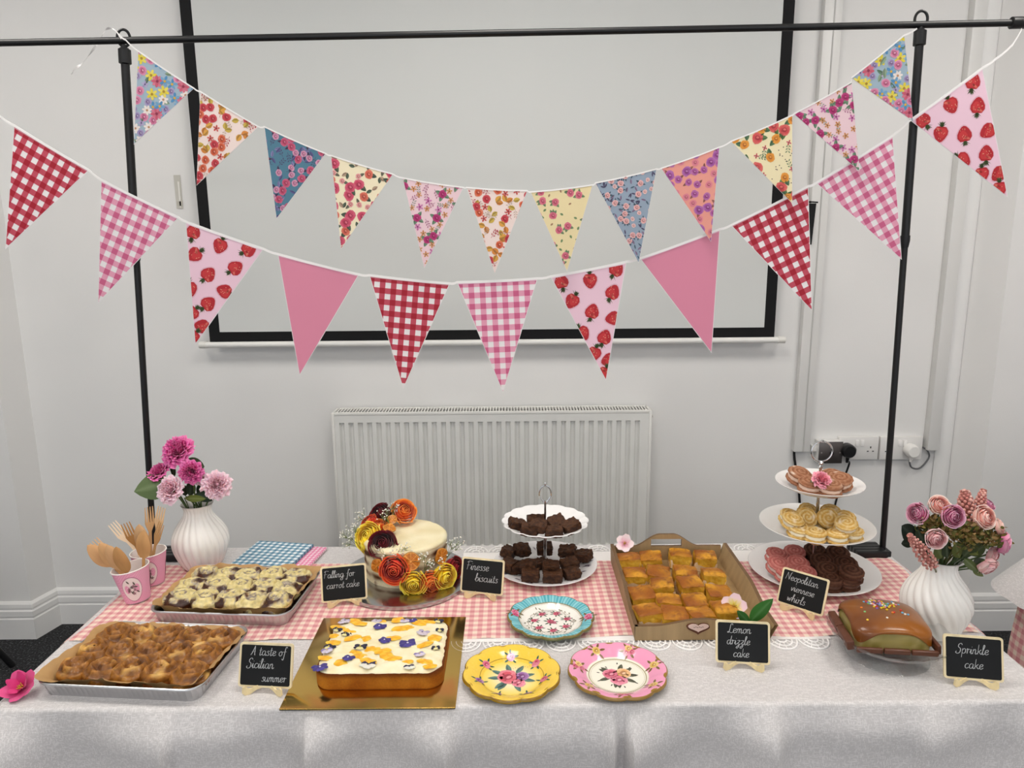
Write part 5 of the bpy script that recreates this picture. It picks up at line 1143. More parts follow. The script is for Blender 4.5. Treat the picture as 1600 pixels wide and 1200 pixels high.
for i, (px_, py_, dz, ti, az) in enumerate([(1273, 868, .008, .3, 0), (1308, 872, .012, .35, -.1), (1284, 884, .014, .3, .1), (1320, 889, .010, .35, -.3), (1293, 898, .012, .3, 0), (1329, 903, .018, .2, -.2), (1298, 914, 0, .15, 0), (1330, 917, 0, .1, -.1)]):
    put_whirl('dark', px_, py_, z1, dz, ti, az, 'dark chocolate whirl '+['at the back of the bottom plate beside the rod', 'showing its swirl at the back right of the bottom plate', 'just in front of the rod of the bottom plate', 'at the right side of the bottom plate', 'in the middle of the dark group', 'stacked on top at the right front of the bottom plate', 'at the front of the bottom plate beside the tilted sign', 'lowest at the right front of the bottom plate'][i], G_)
z2 = ZRUN+.128+.006
for i, (px_, py_, dz, ti, az) in enumerate([(1234, 813, .004, .35, .5), (1262, 809, .008, .6, .2), (1297, 811, .008, .6, -.2), (1319, 818, .006, .45, -.4), (1225, 826, .016, .3, .4), (1258, 821, .008, .95, .1), (1292, 822, .008, .95, -.1), (1321, 828, .019, .35, -.3), (1238, 839, 0, .2, .3), (1273, 843, 0, .08, 0), (1309, 842, 0, .05, -.1), (1334, 838, 0, .1, -.3)]):
    put_whirl('plain', px_, py_, z2, dz, ti, az, 'golden piped whirl '+['at the back left of the middle plate', 'at the back of the middle plate left of the rod', 'at the back of the middle plate right of the rod', 'sugar dusted at the back right of the middle plate', 'sugar dusted at the left edge of the middle plate', 'standing up with its swirl facing out, left of the rod', 'standing up with its swirl facing out, right of the rod', 'leaning at the right of the middle plate', 'at the front left of the middle plate', 'at the very front of the middle plate', 'at the front of the middle plate right of the centre', 'at the far right edge of the middle plate'][i], G_, .90)
z3 = ZRUN+.247+.006
for i, (px_, py_, dz, ti, az) in enumerate([(1248, 749, .004, .35, .5), (1300, 752, .002, .3, -.2), (1266, 762, 0, .15, .2), (1296, 766, 0, .15, 0), (1312, 757, .001, .3, -.5)]):
    put_whirl('mid', px_, py_, z3, dz, ti, az, 'light chocolate whirl '+['sugar dusted at the left of the top plate', 'behind the pink flower on the top plate', 'at the front left of the top plate', 'at the front of the top plate beside the pink flower', 'at the right of the top plate'][i], G_)
q = at(1281, 747, Y=1.838); t = thing('artificial_rose', 'small pink flower laid among the whirls on the top plate', 'flower', q-V((0, 0, .008)))
b = MB(); bloom(b, .024, '#ee6f86', '#f58fa4', '#fbb9c4', 5, 6, .8, 1., aim((.002, 0, 0), (.1, -.7, .7)), .95, 4); b.build('bloom', M['petal'], t, smooth=70)
b = MB(); leaf_patch(b, .026, .017, '#4b5a2c', aim((-.008, .0, 0), (-.7, -.5, .25))); b.build('leaf', M['leaf'], t, smooth=70)
# ------------------------------------------------------------------ round naked carrot cake on a silver board, dressed with flowers
CB = V((-.300, 1.905, ZRUN))
t = thing('cake_board', 'round silver cake board under the carrot cake', 'cake board', CB); b = MB()
b.lathe([(.001, .012), (.180, .012), (.183, .011), (.1835, .002), (.182, 0), (.001, 0)], 96, '#bbbbbb'); b.build('board', M['silver'], t, smooth=30)
CK = V((-.302, 1.935, ZRUN+.012)); CR_, CH = .115, .101
t = thing('carrot_cake', 'round semi naked carrot cake with cream icing decked in roses', 'cake', CK)
def side(a, z, r, j):
    q = V((cos(a)*.115, sin(a)*.115, z)); n = nz(q*26)+.5*nz(q*70); band = max(exp(-((z-.079)/.007)**2), .9*exp(-((z-.022)/.007)**2), .45*exp(-((z-.05)/.006)**2))
    return mix('#ebe1c0', '#4f2d19', max(0, min(1, band*(.75+1.3*n)+max(0, n-.42)*1.6)))
b = MB(); prof = [(CR_*(1+.0), CH*k/40) for k in range(39)]
b.lathe(prof, 180, side, fn=lambda a, z, j: 1+.010*nz((cos(a)*3, sin(a)*3, z*30))); b.build('sponge_side', M['crumb'], t, smooth=60)
b = MB(); b.lathe([(CR_*1.004, CH*.93), (CR_*1.012, CH*.965), (CR_*1.0, CH), (CR_*.96, CH+.004)]+[(CR_*.96*(1-k/20), CH+.005) for k in range(1, 20)]+[(.0005, CH+.005)], 120,
    lambda a, z, r, j: mix('#f2e8c4', '#e2d3a4', .4+.8*nz((r*cos(a)*22, r*sin(a)*22, 2))), fn=lambda a, z, j: 1+.008*nz((cos(a)*5, sin(a)*5, z*10)))
for q in range(len(b.v)):
    x, y, z = b.v[q]
    if z > CH: b.v[q] = (x, y, z+.0016*nz((x*30, y*60, 1))+.0012*nz((x*80, y*80, 4)))
b.build('cream_topping', M['icing'], t, smooth=60)
ROSEC = {'yellow': ('#f0c000', '#ffdc20', '#fff07a'), 'orange': ('#e04a12', '#fa8020', '#ffae58'), 'burgundy': ('#3c0410', '#5c0a18', '#74141f'), 'redorange': ('#c41a20', '#f0401c', '#fa8448'), 'red': ('#6c0812', '#8e0f18', '#a41c22')}
def cake_rose(label, px_, py_, Y_, axis, R, col, seed, open_=.85, leaf=None):
    c = at(px_, py_, Y=Y_); ax = V(axis).normalized(); base = c-ax*R*.55; t = thing('rose', label, 'flower', base, group='fresh roses on the carrot cake')
    b = MB(); rose_head(b, R*1.22, *ROSEC[col], seed, 7, open_, aim(-ax*R*.12, ax, seed)); b.build('bloom', M['petal'], t, smooth=70)
    b = MB()
    for i in range(5): leaf_patch(b, R*.9, R*.34, '#5d7a34', aim(-ax*R*.05, ax*.45+(aim((0, 0, 0), ax, seed).to_3x3() @ V((cos(i*1.256), sin(i*1.256), 0))), 0), bend=-.1)
    b.tube([V((0, 0, 0))-ax*.012, ax*R*.1], .0035, '#5d7a34', 8); b.build('calyx', M['leaf'], t, smooth=70)
zt = CK.z+CH+.005
cake_rose('burgundy rose at the back left of the carrot cake', 594, 804, 2.01, (-.5, -.55, .7), .030, 'burgundy', 1)
cake_rose('bright orange rose standing at the back of the carrot cake top', 631, 799, 2.015, (.35, -.6, .7), .031, 'orange', 2)
cake_rose('red orange rose tucked behind the yellow rose on the carrot cake', 577, 817, 1.985, (-.5, -.3, .8), .024, 'redorange', 3)
cake_rose('large yellow rose on the top left edge of the carrot cake', 576, 838, 1.92, (-.35, -.8, .55), .034, 'yellow', 4)
cake_rose('orange petalled rose behind the yellow rose on the carrot cake', 592, 822, 1.965, (.1, -.3, .9), .022, 'orange', 5)
cake_rose('yellow rose below the large yellow one at the left side of the carrot cake', 570, 853, 1.905, (-.75, -.5, -.1), .022, 'yellow', 6)
cake_rose('dark burgundy rose at the front left rim of the carrot cake', 598, 851, 1.862, (-.05, -.7, .75), .033, 'burgundy', 7)
cake_rose('large red and orange rose on the front side of the carrot cake', 616, 890, 1.795, (.0, -1, .12), .033, 'redorange', 8)
cake_rose('yellow rose lowest on the front side of the carrot cake', 646, 912, 1.795, (.15, -.95, .05), .030, 'yellow', 9)
cake_rose('orange rose between two yellow ones on the front side of the carrot cake', 673, 910, 1.81, (.45, -.85, .05), .028, 'orange', 10)
cake_rose('yellow rose at the right side of the carrot cake', 695, 901, 1.825, (.55, -.75, .1), .029, 'yellow', 11)
cake_rose('dark red rose at the far right of the carrot cake', 709, 889, 1.875, (.85, -.5, .05), .028, 'red', 12)
def orange_slice(label, px_, py_, Y_, axis, R, wedge=1.):
    c = at(px_, py_, Y=Y_); t = thing('orange_slice', label, 'orange slice', c, group='dried orange slices on the carrot cake'); X = aim((0, 0, 0), axis); b = MB(); n = 64
    def cc(u, v):
        a = u*8*wedge; fr = abs(a-round(a)); return '#a8600e' if v > .965 else ('#e6a648' if v > .86 else ('#e0a24a' if (fr < .07 or v < .1) else mix('#b35f0c', '#cf7f18', .5+nz((v*6*cos(2*pi*u), v*6*sin(2*pi*u), 2)))))
    for z in (0, .003): b.grid(lambda u, v: V((R*v*cos(2*pi*u*wedge), R*v*sin(2*pi*u*wedge), z+.002*sin(6*pi*u)*v*v)), n, 14, cc, X)
    b.grid(lambda u, v: V((R*cos(2*pi*u*wedge), R*sin(2*pi*u*wedge), .003*v+.002*sin(6*pi*u))), n, 1, '#b8701a', X); b.build('slice', M['glaze'], t, smooth=40)
orange_slice('dried orange slice leaning among the roses at the back left of the carrot cake', 613, 812, 1.975, (-.1, -.7, .65), .014)
orange_slice('dried orange slice lying almost flat on the left of the carrot cake top', 608, 826, 1.935, (.25, -.2, .95), .019)
orange_slice('dried orange slice behind the burgundy rose on the carrot cake', 606, 838, 1.905, (-.1, -.55, .8), .016)
orange_slice('curled dried orange slice at the lower left front of the carrot cake', 590, 884, 1.818, (-.4, -.9, .1), .019, .8)
orange_slice('large dried orange slice at the front centre of the carrot cake', 642, 877, 1.808, (.1, -.98, .2), .0245, .98)
orange_slice('dried orange slice stuck to the right side of the carrot cake', 689, 869, 1.845, (.75, -.65, .05), .022)
def gyp(label, base, tips, seed, n=9):
    B_ = at(*base[:2], Y=base[2]); t = thing('gypsophila_sprig', label, 'flower', B_, group='white gypsophila sprigs on the carrot cake'); g = random.Random(seed); s = MB(); f = MB()
    for (px_, py_, Y_) in tips:
        T_ = at(px_, py_, Y=Y_)-B_; s.tube(smooth_path([V((0, 0, 0)), T_*.5+V((0, 0, .004)), T_], 4), .0006, '#6d7a4c', 5)
        for _ in range(n):
            p = T_+V((g.gauss(0, .008), g.gauss(0, .008), g.gauss(0, .008))); s.tube([T_*.75, p], .0004, '#7d8a5c', 4, cap=False)
            for k in range(3): f.ball(tuple(p+V((g.uniform(-1, 1), g.uniform(-1, 1), g.uniform(-1, 1)))*.0014), .0017, '#f4f1e4', sub=1)
    s.build('stems', M['leaf'], t, smooth=40); f.build('florets', M['petal'], t, smooth=60)
gyp('long gypsophila sprig sticking out to the left of the carrot cake', (568, 862, 1.92), [(534, 834, 1.93), (545, 838, 1.91), (553, 824, 1.93), (540, 848, 1.92)], 1, 12)
gyp('gypsophila sprig at the upper left of the carrot cake', (580, 825, 1.98), [(560, 808, 1.99), (566, 802, 1.99)], 2)
gyp('gypsophila sprig among the roses at the back of the carrot cake', (600, 822, 1.97), [(598, 806, 1.97), (606, 800, 1.98), (616, 788, 2.0)], 3)
gyp('gypsophila sprig on the front rim of the carrot cake', (618, 872, 1.83), [(624, 860, 1.82), (634, 856, 1.825), (615, 864, 1.82), (598, 868, 1.82)], 4, 8)
gyp('gypsophila sprig between the orange slices on the carrot cake', (664, 892, 1.82), [(668, 878, 1.81), (662, 868, 1.815), (675, 884, 1.81), (690, 874, 1.825)], 5, 8)
gyp('gypsophila sprig sticking out to the right of the carrot cake', (698, 872, 1.90), [(708, 854, 1.91), (716, 856, 1.90), (705, 846, 1.92), (718, 846, 1.91)], 6, 9)
t = thing('leaf_sprig', 'green leaves at the back left of the carrot cake and beside the front roses', 'leaves', at(612, 815, Y=1.99)); b = MB(); O2 = at(612, 815, Y=1.99)
for (x0_, y0_, x1_, y1_, Y_, wd, c_) in [(612, 815, 610, 790, 1.995, .016, '#7c8a2e'), (614, 814, 618, 796, 1.99, .014, '#5d7a34'), (610, 818, 600, 806, 1.97, .012, '#6d7c30')]:
    B_ = at(x0_, y0_, Y=Y_)-O2; T_ = at(x1_, y1_, Y=Y_)-O2; b = MB(); leaf_patch(b, (T_-B_).length, wd, c_, aim(B_, T_-B_, pi)); b.build('leaf', M['leaf'], t, smooth=70)
t = thing('leaf_sprig', 'small green leaves beside the lowest yellow rose of the carrot cake', 'leaves', at(660, 925, Y=1.79)); b = MB(); O2 = at(660, 925, Y=1.79)
for (x0_, y0_, x1_, y1_, Y_, wd, c_) in [(655, 905, 656, 926, 1.80, .013, '#4c6a38'), (664, 900, 660, 882, 1.81, .012, '#5d7a44'), (668, 898, 672, 884, 1.81, .012, '#4f6e3c'), (640, 905, 630, 922, 1.80, .014, '#8c9a2e')]:
    B_ = at(x0_, y0_, Y=Y_)-O2; T_ = at(x1_, y1_, Y=Y_)-O2; b = MB(); leaf_patch(b, (T_-B_).length, wd, c_, aim(B_, T_-B_, pi)); b.build('leaf', M['leaf'], t, smooth=70)
# ------------------------------------------------------------------ square iced cake with pansies on a gold board
t = thing('cake_board', 'square mirror gold cake board at the front edge of the table', 'cake board', (-.298, 1.508, ZT)); b = MB(); b.box((0, 0, .002), (.356, .362, .0035), '#b08e40', .0008); b.build('board', M['gold'], t, smooth=30)
SQ = V((-.287, 1.497, ZT+.004)); SW, SD, SH = .272, .218, .036
t = thing('square_cake', 'square golden sponge cake with white frosting and edible pansies on a gold board', 'cake', SQ)
b = MB(); n = 200; R0 = dense_ring(SW, SD, .035, n); vs = []; cs = []; lv = 10
for j in range(lv+1):
    for i, (x, y) in enumerate(R0):
        k = 1+.004*nz((x*40, y*40, j*.3))-(.012 if j in (0, lv) else 0); z = SH*j/lv; vs.append((x*k, y*k, z)); q = nz((x*30, y*30, z*30))
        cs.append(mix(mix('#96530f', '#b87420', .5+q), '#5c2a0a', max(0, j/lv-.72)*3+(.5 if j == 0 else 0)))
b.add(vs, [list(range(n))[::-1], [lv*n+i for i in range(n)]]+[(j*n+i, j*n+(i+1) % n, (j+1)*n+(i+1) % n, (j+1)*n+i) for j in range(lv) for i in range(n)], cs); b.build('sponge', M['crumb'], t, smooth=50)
def fz(x, y):
    return SH+.0065+.0034*nz((x*26+5, y*75, 1))+.0026*nz((x*95, y*130, 4))+.0010*sin(y*260+8*nz((x*14, y*14, 2)))
b = MB(); nr = 22
def frost(u, v):
    i = int(round(u*n)) % n; x, y = R0[i]; jag = .985+.018*nz((x*45, y*45, 8))+.012*nz((x*120, y*120, 3))
    if v < .12: return V((x*jag*.998, y*jag*.998, SH-.004+.005*nz((x*60, y*60, 2))))
    q = (v-.12)/.88; s = (1-q)*jag; f = min(1, q*6); return V((x*s, y*s, (SH+.001)*(1-f)+f*fz(x*s, y*s)))
b.grid(frost, n, nr, lambda u, v: mix('#f6eccb', '#ecdba8', .3+.7*nz((frost(u, v)*60))), wrap=True); b.build('frosting', M['icing'], t, smooth=70)
def top_at(px_, py_):
    q = at(px_, py_, Z=SQ.z+SH+.008); x, y = q.x-SQ.x, q.y-SQ.y; x = max(-SW/2+.014, min(SW/2-.014, x)); y = max(-SD/2+.012, min(SD/2-.012, y)); return V((SQ.x+x, SQ.y+y, SQ.z+fz(x, y)+.0012))
g = random.Random(77)
def petal_disc(b, cx, cy, a, c_, rot, col, z, dome):
    ph = cx*900+cy*700+a*5000
    b.grid(lambda u, v: (lambda v, w: V((cx+v*(a*cos(2*pi*u)*cos(rot)-c_*sin(2*pi*u)*sin(rot)), cy+v*(a*cos(2*pi*u)*sin(rot)+c_*sin(2*pi*u)*cos(rot)), z+dome*(1-w*w)-.0010*w**4+.0005*sin(6*pi*u)*w)))(v*(1+.14*sin(4*pi*u+ph)+.07*sin(10*pi*u+ph*2)), v), 20, 4, col, wrap=True)
def words(px_, py_):
    yy = 'back' if py_ < 985 else ('middle' if py_ < 1018 else 'front'); xx = 'left' if px_ < 555 else ('centre' if px_ < 630 else 'right'); return yy+' '+xx
def rank(pts):
    """which one: region of the frosting, then its order from the left inside that region"""
    out = []
    for p in pts:
        same = sorted(q[0] for q in pts if words(q[0], q[1]) == words(p[0], p[1])); out.append((words(p[0], p[1]), nth(same.index(p[0]), len(same)) if len(same) > 1 else ''))
    return out
PET = [(528, 980), (562, 974), (557, 965), (623, 964.5), (597, 966), (628, 980), (640, 980), (655, 973), (670, 971), (521, 1004), (571, 997), (551, 997), (522, 991), (545, 985), (614, 997), (555, 1017), (562, 1025), (581, 1013), (598, 1017), (604, 1024), (613, 1028), (664, 1007), (679, 997), (664, 1033), (672, 1041), (534, 1033), (504, 1027), (576, 1034), (636, 1033), (652, 965)]
PETW = rank(PET)
for i, (px_, py_) in enumerate(PET):
    p = top_at(px_, py_); big = i in (20, 19, 6, 5); a = g.uniform(.0145, .019)*(1.2 if big else 1); b = MB()
    petal_disc(b, 0, 0, a, a*g.uniform(.55, .8), g.uniform(-.5, .5), lambda u, v: mix(mix('#e8a81c', '#f4cc4c', .5+.5*sin(u*17)), '#ea9a14', .5*(1-v)), .0002, .0008)
    o = b.build('flower_petal', M['petal'], smooth=70, loc=p); tag(o, 'yellow orange petal on the %s of the square cake frosting%s' % (PETW[i][0], ', '+PETW[i][1]+' there' if PETW[i][1] else ''), 'petal', 'yellow petals on the square cake')
PANS = [(490, 1047, 'violet', 1.25), (593, 980, 'violet', 1.2), (601, 1001, 'violet', 1.15), (637, 1006, 'violet', 1.5), (540, 991, 'ink', .85), (513, 984, 'ink', .9), (498, 1012, 'ink', 1.), (510, 1019, 'lilac', 1.), (544, 1030, 'violet', 1.), (563, 1012, 'ink', 1.1), (575, 1040, 'face', 1.35), (656, 1023, 'lilac', .9), (640, 1042, 'face', .9), (681, 1013, 'ink', .8), (687, 985, 'ink', .75), (685, 969, 'ink', .9), (646, 963, 'violet', .9), (660, 989, 'pale', 1.1), (632, 971, 'lilac', .9), (588, 970, 'pale', .85), (541, 966, 'pale', .9), (533, 973, 'lilac', .6)]
PC = {'violet': ('#41377c', '#4d4490', '#d8d4e6'), 'ink': ('#26243c', '#e2d79a', '#d9c23c'), 'lilac': ('#8a7eb0', '#cfc4d6', '#ddc04c'), 'face': ('#27234a', '#e6e2d4', '#201c30'), 'pale': ('#b3a6bd', '#cdc2cc', '#6a5c80')}
PN = {'violet': 'deep violet pansy', 'ink': 'dark viola', 'lilac': 'lilac viola', 'face': 'white faced pansy', 'pale': 'pale mauve viola'}
PANW = rank([(q[0], q[1]) for q in PANS])
for i, (px_, py_, k, s) in enumerate(PANS):
    p = top_at(px_, py_)+V((0, 0, .0006)); c1, c2, c3 = PC[k]; r = .0088*s; t = thing('pansy', PN[k]+' on the %s of the square cake frosting%s' % (PANW[i][0], ', '+PANW[i][1]+' there' if PANW[i][1] else ''), 'flower', p, g.uniform(-.5, .5), 'pansies on the square cake')
    b = MB()
    for sx in (-1, 1): petal_disc(b, sx*r*.62, r*.62, r*.85, r*.75, sx*.5, c1, .0006, .0012)
    b.build('upper_petals', M['petal'], t, smooth=70); b = MB()
    for sx in (-1, 1): petal_disc(b, sx*r*.72, -r*.12, r*.72, r*.58, sx*-.3, c2 if k in ('face', 'lilac', 'pale') else c1, .0016, .0010)
    petal_disc(b, 0, -r*.62, r*.78, r*.62, 0, c2, .0022, .0012); b.build('lower_petals', M['petal'], t, smooth=70)
    b = MB(); b.ball((0, -r*.06, .0036), (r*.22, r*.22, .001), c3, sub=1); b.build('centre', M['petal'], t)
# ------------------------------------------------------------------ paper plates
def paper_plate(label, c, R, lobes, scheme, seed, rot):
    t = thing('paper_plate', label, 'plate', c, rot); g = random.Random(seed); n = lobes*16
    prof = [(0, .0035), (.25, .0035), (.40, .0035), (.52, .0035), (.565, .0038), (.585, .0042), (.61, .0052), (.66, .0085), (.74, .0135), (.82, .0175), (.89, .0200), (.945, .0212), (.965, .0214), (.985, .0210), (1.0, .0190), (1.004, .0150), (.985, .0140), (.93, .0150), (.64, .0035), (.56, 0), (0, 0)]
    lob = lambda a, r: 1+(.055*(abs(cos(a*lobes/2))**.7-.55))*max(0, (r-.55)/.45)
    def zz(r):
        for (a_, za), (b_, zb) in zip(prof, prof[1:]):
            if a_ <= r <= b_: return za+(zb-za)*(r-a_)/max(1e-6, b_-a_)
        return .021
    def colr(a, z, r, j): return scheme(a, r/R, j)
    b = MB(); dp = []
    for (a_, za), (b_, zb) in zip(prof, prof[1:]):
        k = 3 if .5 < a_ < .97 and b_ > a_ else 1
        for q in range(k): dp.append((a_+(b_-a_)*q/k, za+(zb-za)*q/k))
    dp.append(prof[-1]); rmax = max(range(len(dp)), key=lambda i: dp[i][0])
    vs = []; cs = []; fs = []
    for j, (r, z) in enumerate(dp):
        for i in range(n):
            a = 2*pi*i/n; q = r*R*lob(a, r); vs.append((q*cos(a), q*sin(a), z)); cs.append(scheme(a, r, j >= rmax))
    for j in range(len(dp)-1):
        for i in range(n): fs.append((j*n+i, (j+1)*n+i, (j+1)*n+(i+1) % n, j*n+(i+1) % n))
    b.add(vs, fs, cs); body = b.build('plate_body', M['gloss'], t, smooth=60)
    return t, body, lambda p, L: (lambda r, a: V((p[0]*lob(a, r)*1., p[1]*lob(a, r), zz(r)+.00035+.00012*L)))(sqrt(p[0]**2+p[1]**2)/R, atan2(p[1], p[0]))
def plate_print(parent, polys, to3):
    b = MB()
    for P, c, L in polys: b.add([to3(p, L) for p in P], [list(range(len(P)))], c)
    b.build('printed_flowers', M['gloss'], parent, smooth=0)
def posy(cx, cy, s, cols, g, leafc='#4f6f62', nl=7):
    o = []
    for i in range(nl): a = 2*pi*i/nl+g.uniform(-.3, .3); o += leaf2(cx+.6*s*cos(a), cy+.6*s*sin(a), a, s*1.15, s*.42, leafc)
    for (dx, dy, r, c) in cols: o += rose2(cx+dx*s, cy+dy*s, r*s, c, g, L=3)
    return o
def around(a, r): return (r*cos(a), r*sin(a))
gold = '#9a7416'
def arcline(R_, r, w_, col, L=1, a0=0, a1=2*pi, n=72, dash=False):
    return [([around(a0+(a1-a0)*i/n, R_*r), around(a0+(a1-a0)*(i+(.5 if dash else 1))/n, R_*r), around(a0+(a1-a0)*(i+(.5 if dash else 1))/n, R_*r+w_), around(a0+(a1-a0)*i/n, R_*r+w_)], col, L) for i in range(n)]
PY = (V((-.006, 1.427, ZT)), .104); PP = (V((.222, 1.432, ZT)), .105); PB = (V((.090, 1.655, ZRUN)), .1045)
def s_yel(a, r, under):
    if under: return '#a8861c' if r > .9 else '#e9e2d2'
    if r > .972: return '#8f6a12'
    if r < .60: return mix('#fbf0cc', '#f6d65e', max(0, (r-.22)/.36))
    return mix('#f2c83c', '#f5d256', .5+.5*nz((r*30*cos(a), r*30*sin(a), 1)))
t, body, to3 = paper_plate('yellow scalloped paper plate with pink and purple flowers', PY[0], PY[1], 10, s_yel, 1, .2); g = random.Random(5); R_ = PY[1]
po = arcline(R_, .655, .0011, '#a07a1c') + posy(0, 0, .030, [(-.25, .15, .85, '#dd5566'), (.75, .0, .58, '#94569a'), (.35, -.65, .55, '#e8748c')], g, '#5c8076', 9)
for k in range(7): a = k*2*pi/7+.5; po += posy(*around(a, R_*.67), .0105, [(0, 0, .9, g.choice(['#d65a78', '#8e4f92', '#c8465c', '#a8508c']))], g, '#3f6a58', 5)
for k in range(8): po.append((ell(.010+.006*k*.9, .032+.003*(k % 2), .0011, .0011, 0, 6), '#c8805a', 2))
for k in range(10):
    a = (k+.5)*2*pi/10
    po.append(([around(a-.10, R_*.965), around(a-.04, R_*.93), around(a+.04, R_*.93), around(a+.10, R_*.965), around(a+.05, R_*.945), around(a-.05, R_*.945)], gold, 1))
plate_print(body, po, to3)
def s_pnk(a, r, under):
    if under: return '#9a7a3a' if r > .9 else '#ded6cc'
    if r > .972: return '#94702c'
    return '#f6f0df' if r < .63 else '#f0a0c0'
t, body, to3 = paper_plate('pink scalloped paper plate with a cream centre and a rose posy', PP[0], PP[1], 10, s_pnk, 2, .05); g = random.Random(9); R_ = PP[1]
po = arcline(R_, .575, .0022, '#b3aa84') + arcline(R_, .545, .0008, '#8d8462', dash=True, n=100) + posy(0, 0, .026, [(-.5, .25, .75, '#d8607a'), (.55, .3, .72, '#e9b06e'), (.0, -.6, .75, '#e67690')], g, '#5a5a44', 9)
for k in range(9): a = k*.7; po += leaf2(*around(a, .034+.004*(k % 3)), a, .008, .003, '#4c4a40')
for k in range(7):
    a = k*2*pi/7+.18; c = around(a, R_*.80)
    po += posy(c[0], c[1], .0125, [(0, .35, .75, '#e9bc6c'), (-.55, -.3, .6, '#d0506c'), (.5, -.35, .62, '#d8607c')] if k % 2 else [(0, 0, .8, '#d9b04e')], g, '#8a6a3a', 6)
for k in range(10):
    a = (k+.5)*2*pi/10; po.append(([around(a-.11, R_*.967), around(a-.04, R_*.935), around(a+.04, R_*.935), around(a+.11, R_*.967), around(a+.05, R_*.985), around(a-.05, R_*.985)], gold, 1))
plate_print(body, po, to3)
def s_blu(a, r, under):
    if under: return '#5a6a4a' if r > .9 else '#d8dcd6'
    if r > .968: return '#7a6a2e'
    if r < .735: return '#f7f3ea'
    if r < .755: return '#8c7c48'
    return '#8fd0d6' if (a*70/(2*pi)) % 1 < .45 else '#55aab8'
t, body, to3 = paper_plate('turquoise striped paper plate with a cream centre and small roses', PB[0], PB[1], 12, s_blu, 3, .0); g = random.Random(12); R_ = PB[1]
po = arcline(R_, .70, .0008, '#8a7a62', dash=True, n=120); wav = []
for i in range(96):
    f = lambda q: around(2*pi*q/96, R_*(.50+.04*sin(8*2*pi*q/96))); f2 = lambda q: around(2*pi*q/96, R_*(.50-.04*sin(8*2*pi*q/96)))
    for h_, cc in ((f, '#8a6a5a'), (f2, '#6f6a5e')):
        p, q = h_(i), h_(i+1); d = V((q[0]-p[0], q[1]-p[1])).normalized()*.0005; wav.append(([(p[0]-d.y, p[1]+d.x), (q[0]-d.y, q[1]+d.x), (q[0]+d.y, q[1]-d.x), (p[0]+d.y, p[1]-d.x)], cc, 1))
po += wav+posy(0, 0, .011, [(0, 0, .9, '#d0506c'), (.7, -.4, .6, '#d8708a')], g, '#5f6f5a', 8)
for k in range(7): a = k*2*pi/7+.3; po += posy(*around(a, R_*.40), .0095, [(0, 0, .85, '#cf4c68'), (.7, .3, .55, '#e0849a')], g, '#5f6f5a', 7)
for k in range(26): a = g.uniform(0, 2*pi); po += leaf2(*around(a, R_*g.uniform(.54, .62)), g.uniform(0, 6), .008, .003, '#8a8268')
for a in (pi*.93, -.05): po += posy(*around(a, R_*.86), .013, [(0, .2, .8, '#dd6a8e'), (.2, -.7, .6, '#c93f6c')], g, '#7a6a42', 7)
plate_print(body, po, to3)
# ------------------------------------------------------------------ wooden tray of lemon drizzle squares
TR = V((.441, 1.785, ZRUN-.001)); TW, TD = .316, .425; tk = .009
t = thing('wooden_tray', 'brown wooden tray with shaped sides and a heart holding lemon drizzle squares', 'tray', TR)
def board(nm, A, B, prof, thick, inward, parent, hole=None, lab=None):
    """upright board from A to B with a curved top edge prof(s)"""
    A, B = V(A), V(B); d = B-A; nrm = V(inward).normalized()*thick; b = MB(); n = 48
    zt_ = [prof(i/n) for i in range(n+1)]
    for off, fl in ((V((0, 0, 0)), 1), (nrm, 0)): b.grid(lambda u, v: A+d*u+off+V((0, 0, zt_[round(u*n)]*v)), n, 6, '#a68c66')
    b.grid(lambda u, v: A+d*u+nrm*v+V((0, 0, zt_[round(u*n)])), n, 1, '#6e5439')
    for u_ in (0, 1): b.grid(lambda u, v: A+d*u_+nrm*u+V((0, 0, zt_[u_*n]*v)), 1, 1, '#6e5439')
    if hole:
        pass
    return b.build(nm, M['wood'], parent, smooth=50)
sm = lambda x: max(0, min(1, x))**2*(3-2*max(0, min(1, x)))
b = MB(); b.box((0, 0, .005), (TW-.004, TD-.004, .008), '#9c8058'); b.build('base', M['wood'], t, smooth=0)
board('front_panel', (-TW/2, -TD/2, .001), (TW/2, -TD/2, .001), lambda s: .036+.016*sin(pi*max(0, min(1, (s-.12)/.76)))**2, tk, (0, 1, 0), t)
FL = .026
rear = lambda s: .052+.036*sm((s-.2)/.24)*sm((.8-s)/.24)
b = MB(); n = 64; y0_ = TD/2
for off in (0, -tk):
    for (s0, s1, zlo, zhi) in ((0, .36, 0, None), (.64, 1, 0, None), (.36, .64, 0, .052), (.36, .64, .074, None)):
        b.grid(lambda u, v: V((-TW/2+TW*(s0+(s1-s0)*u), y0_+off, zlo+((zhi if zhi else rear(s0+(s1-s0)*u))-zlo)*v)), 20, 4, '#a68c66')
b.grid(lambda u, v: V((-TW/2+TW*u, y0_-tk*v, rear(u))), n, 1, '#6e5439')
for z_ in (.052, .074): b.grid(lambda u, v: V((-TW/2+TW*(.36+.28*u), y0_-tk*v, z_)), 4, 1, '#6e5439')
for s_ in (.36, .64): b.grid(lambda u, v: V((-TW/2+TW*s_, y0_-tk*v, .052+.022*u)), 2, 1, '#6e5439')
b.build('rear_panel', M['wood'], t, smooth=40)
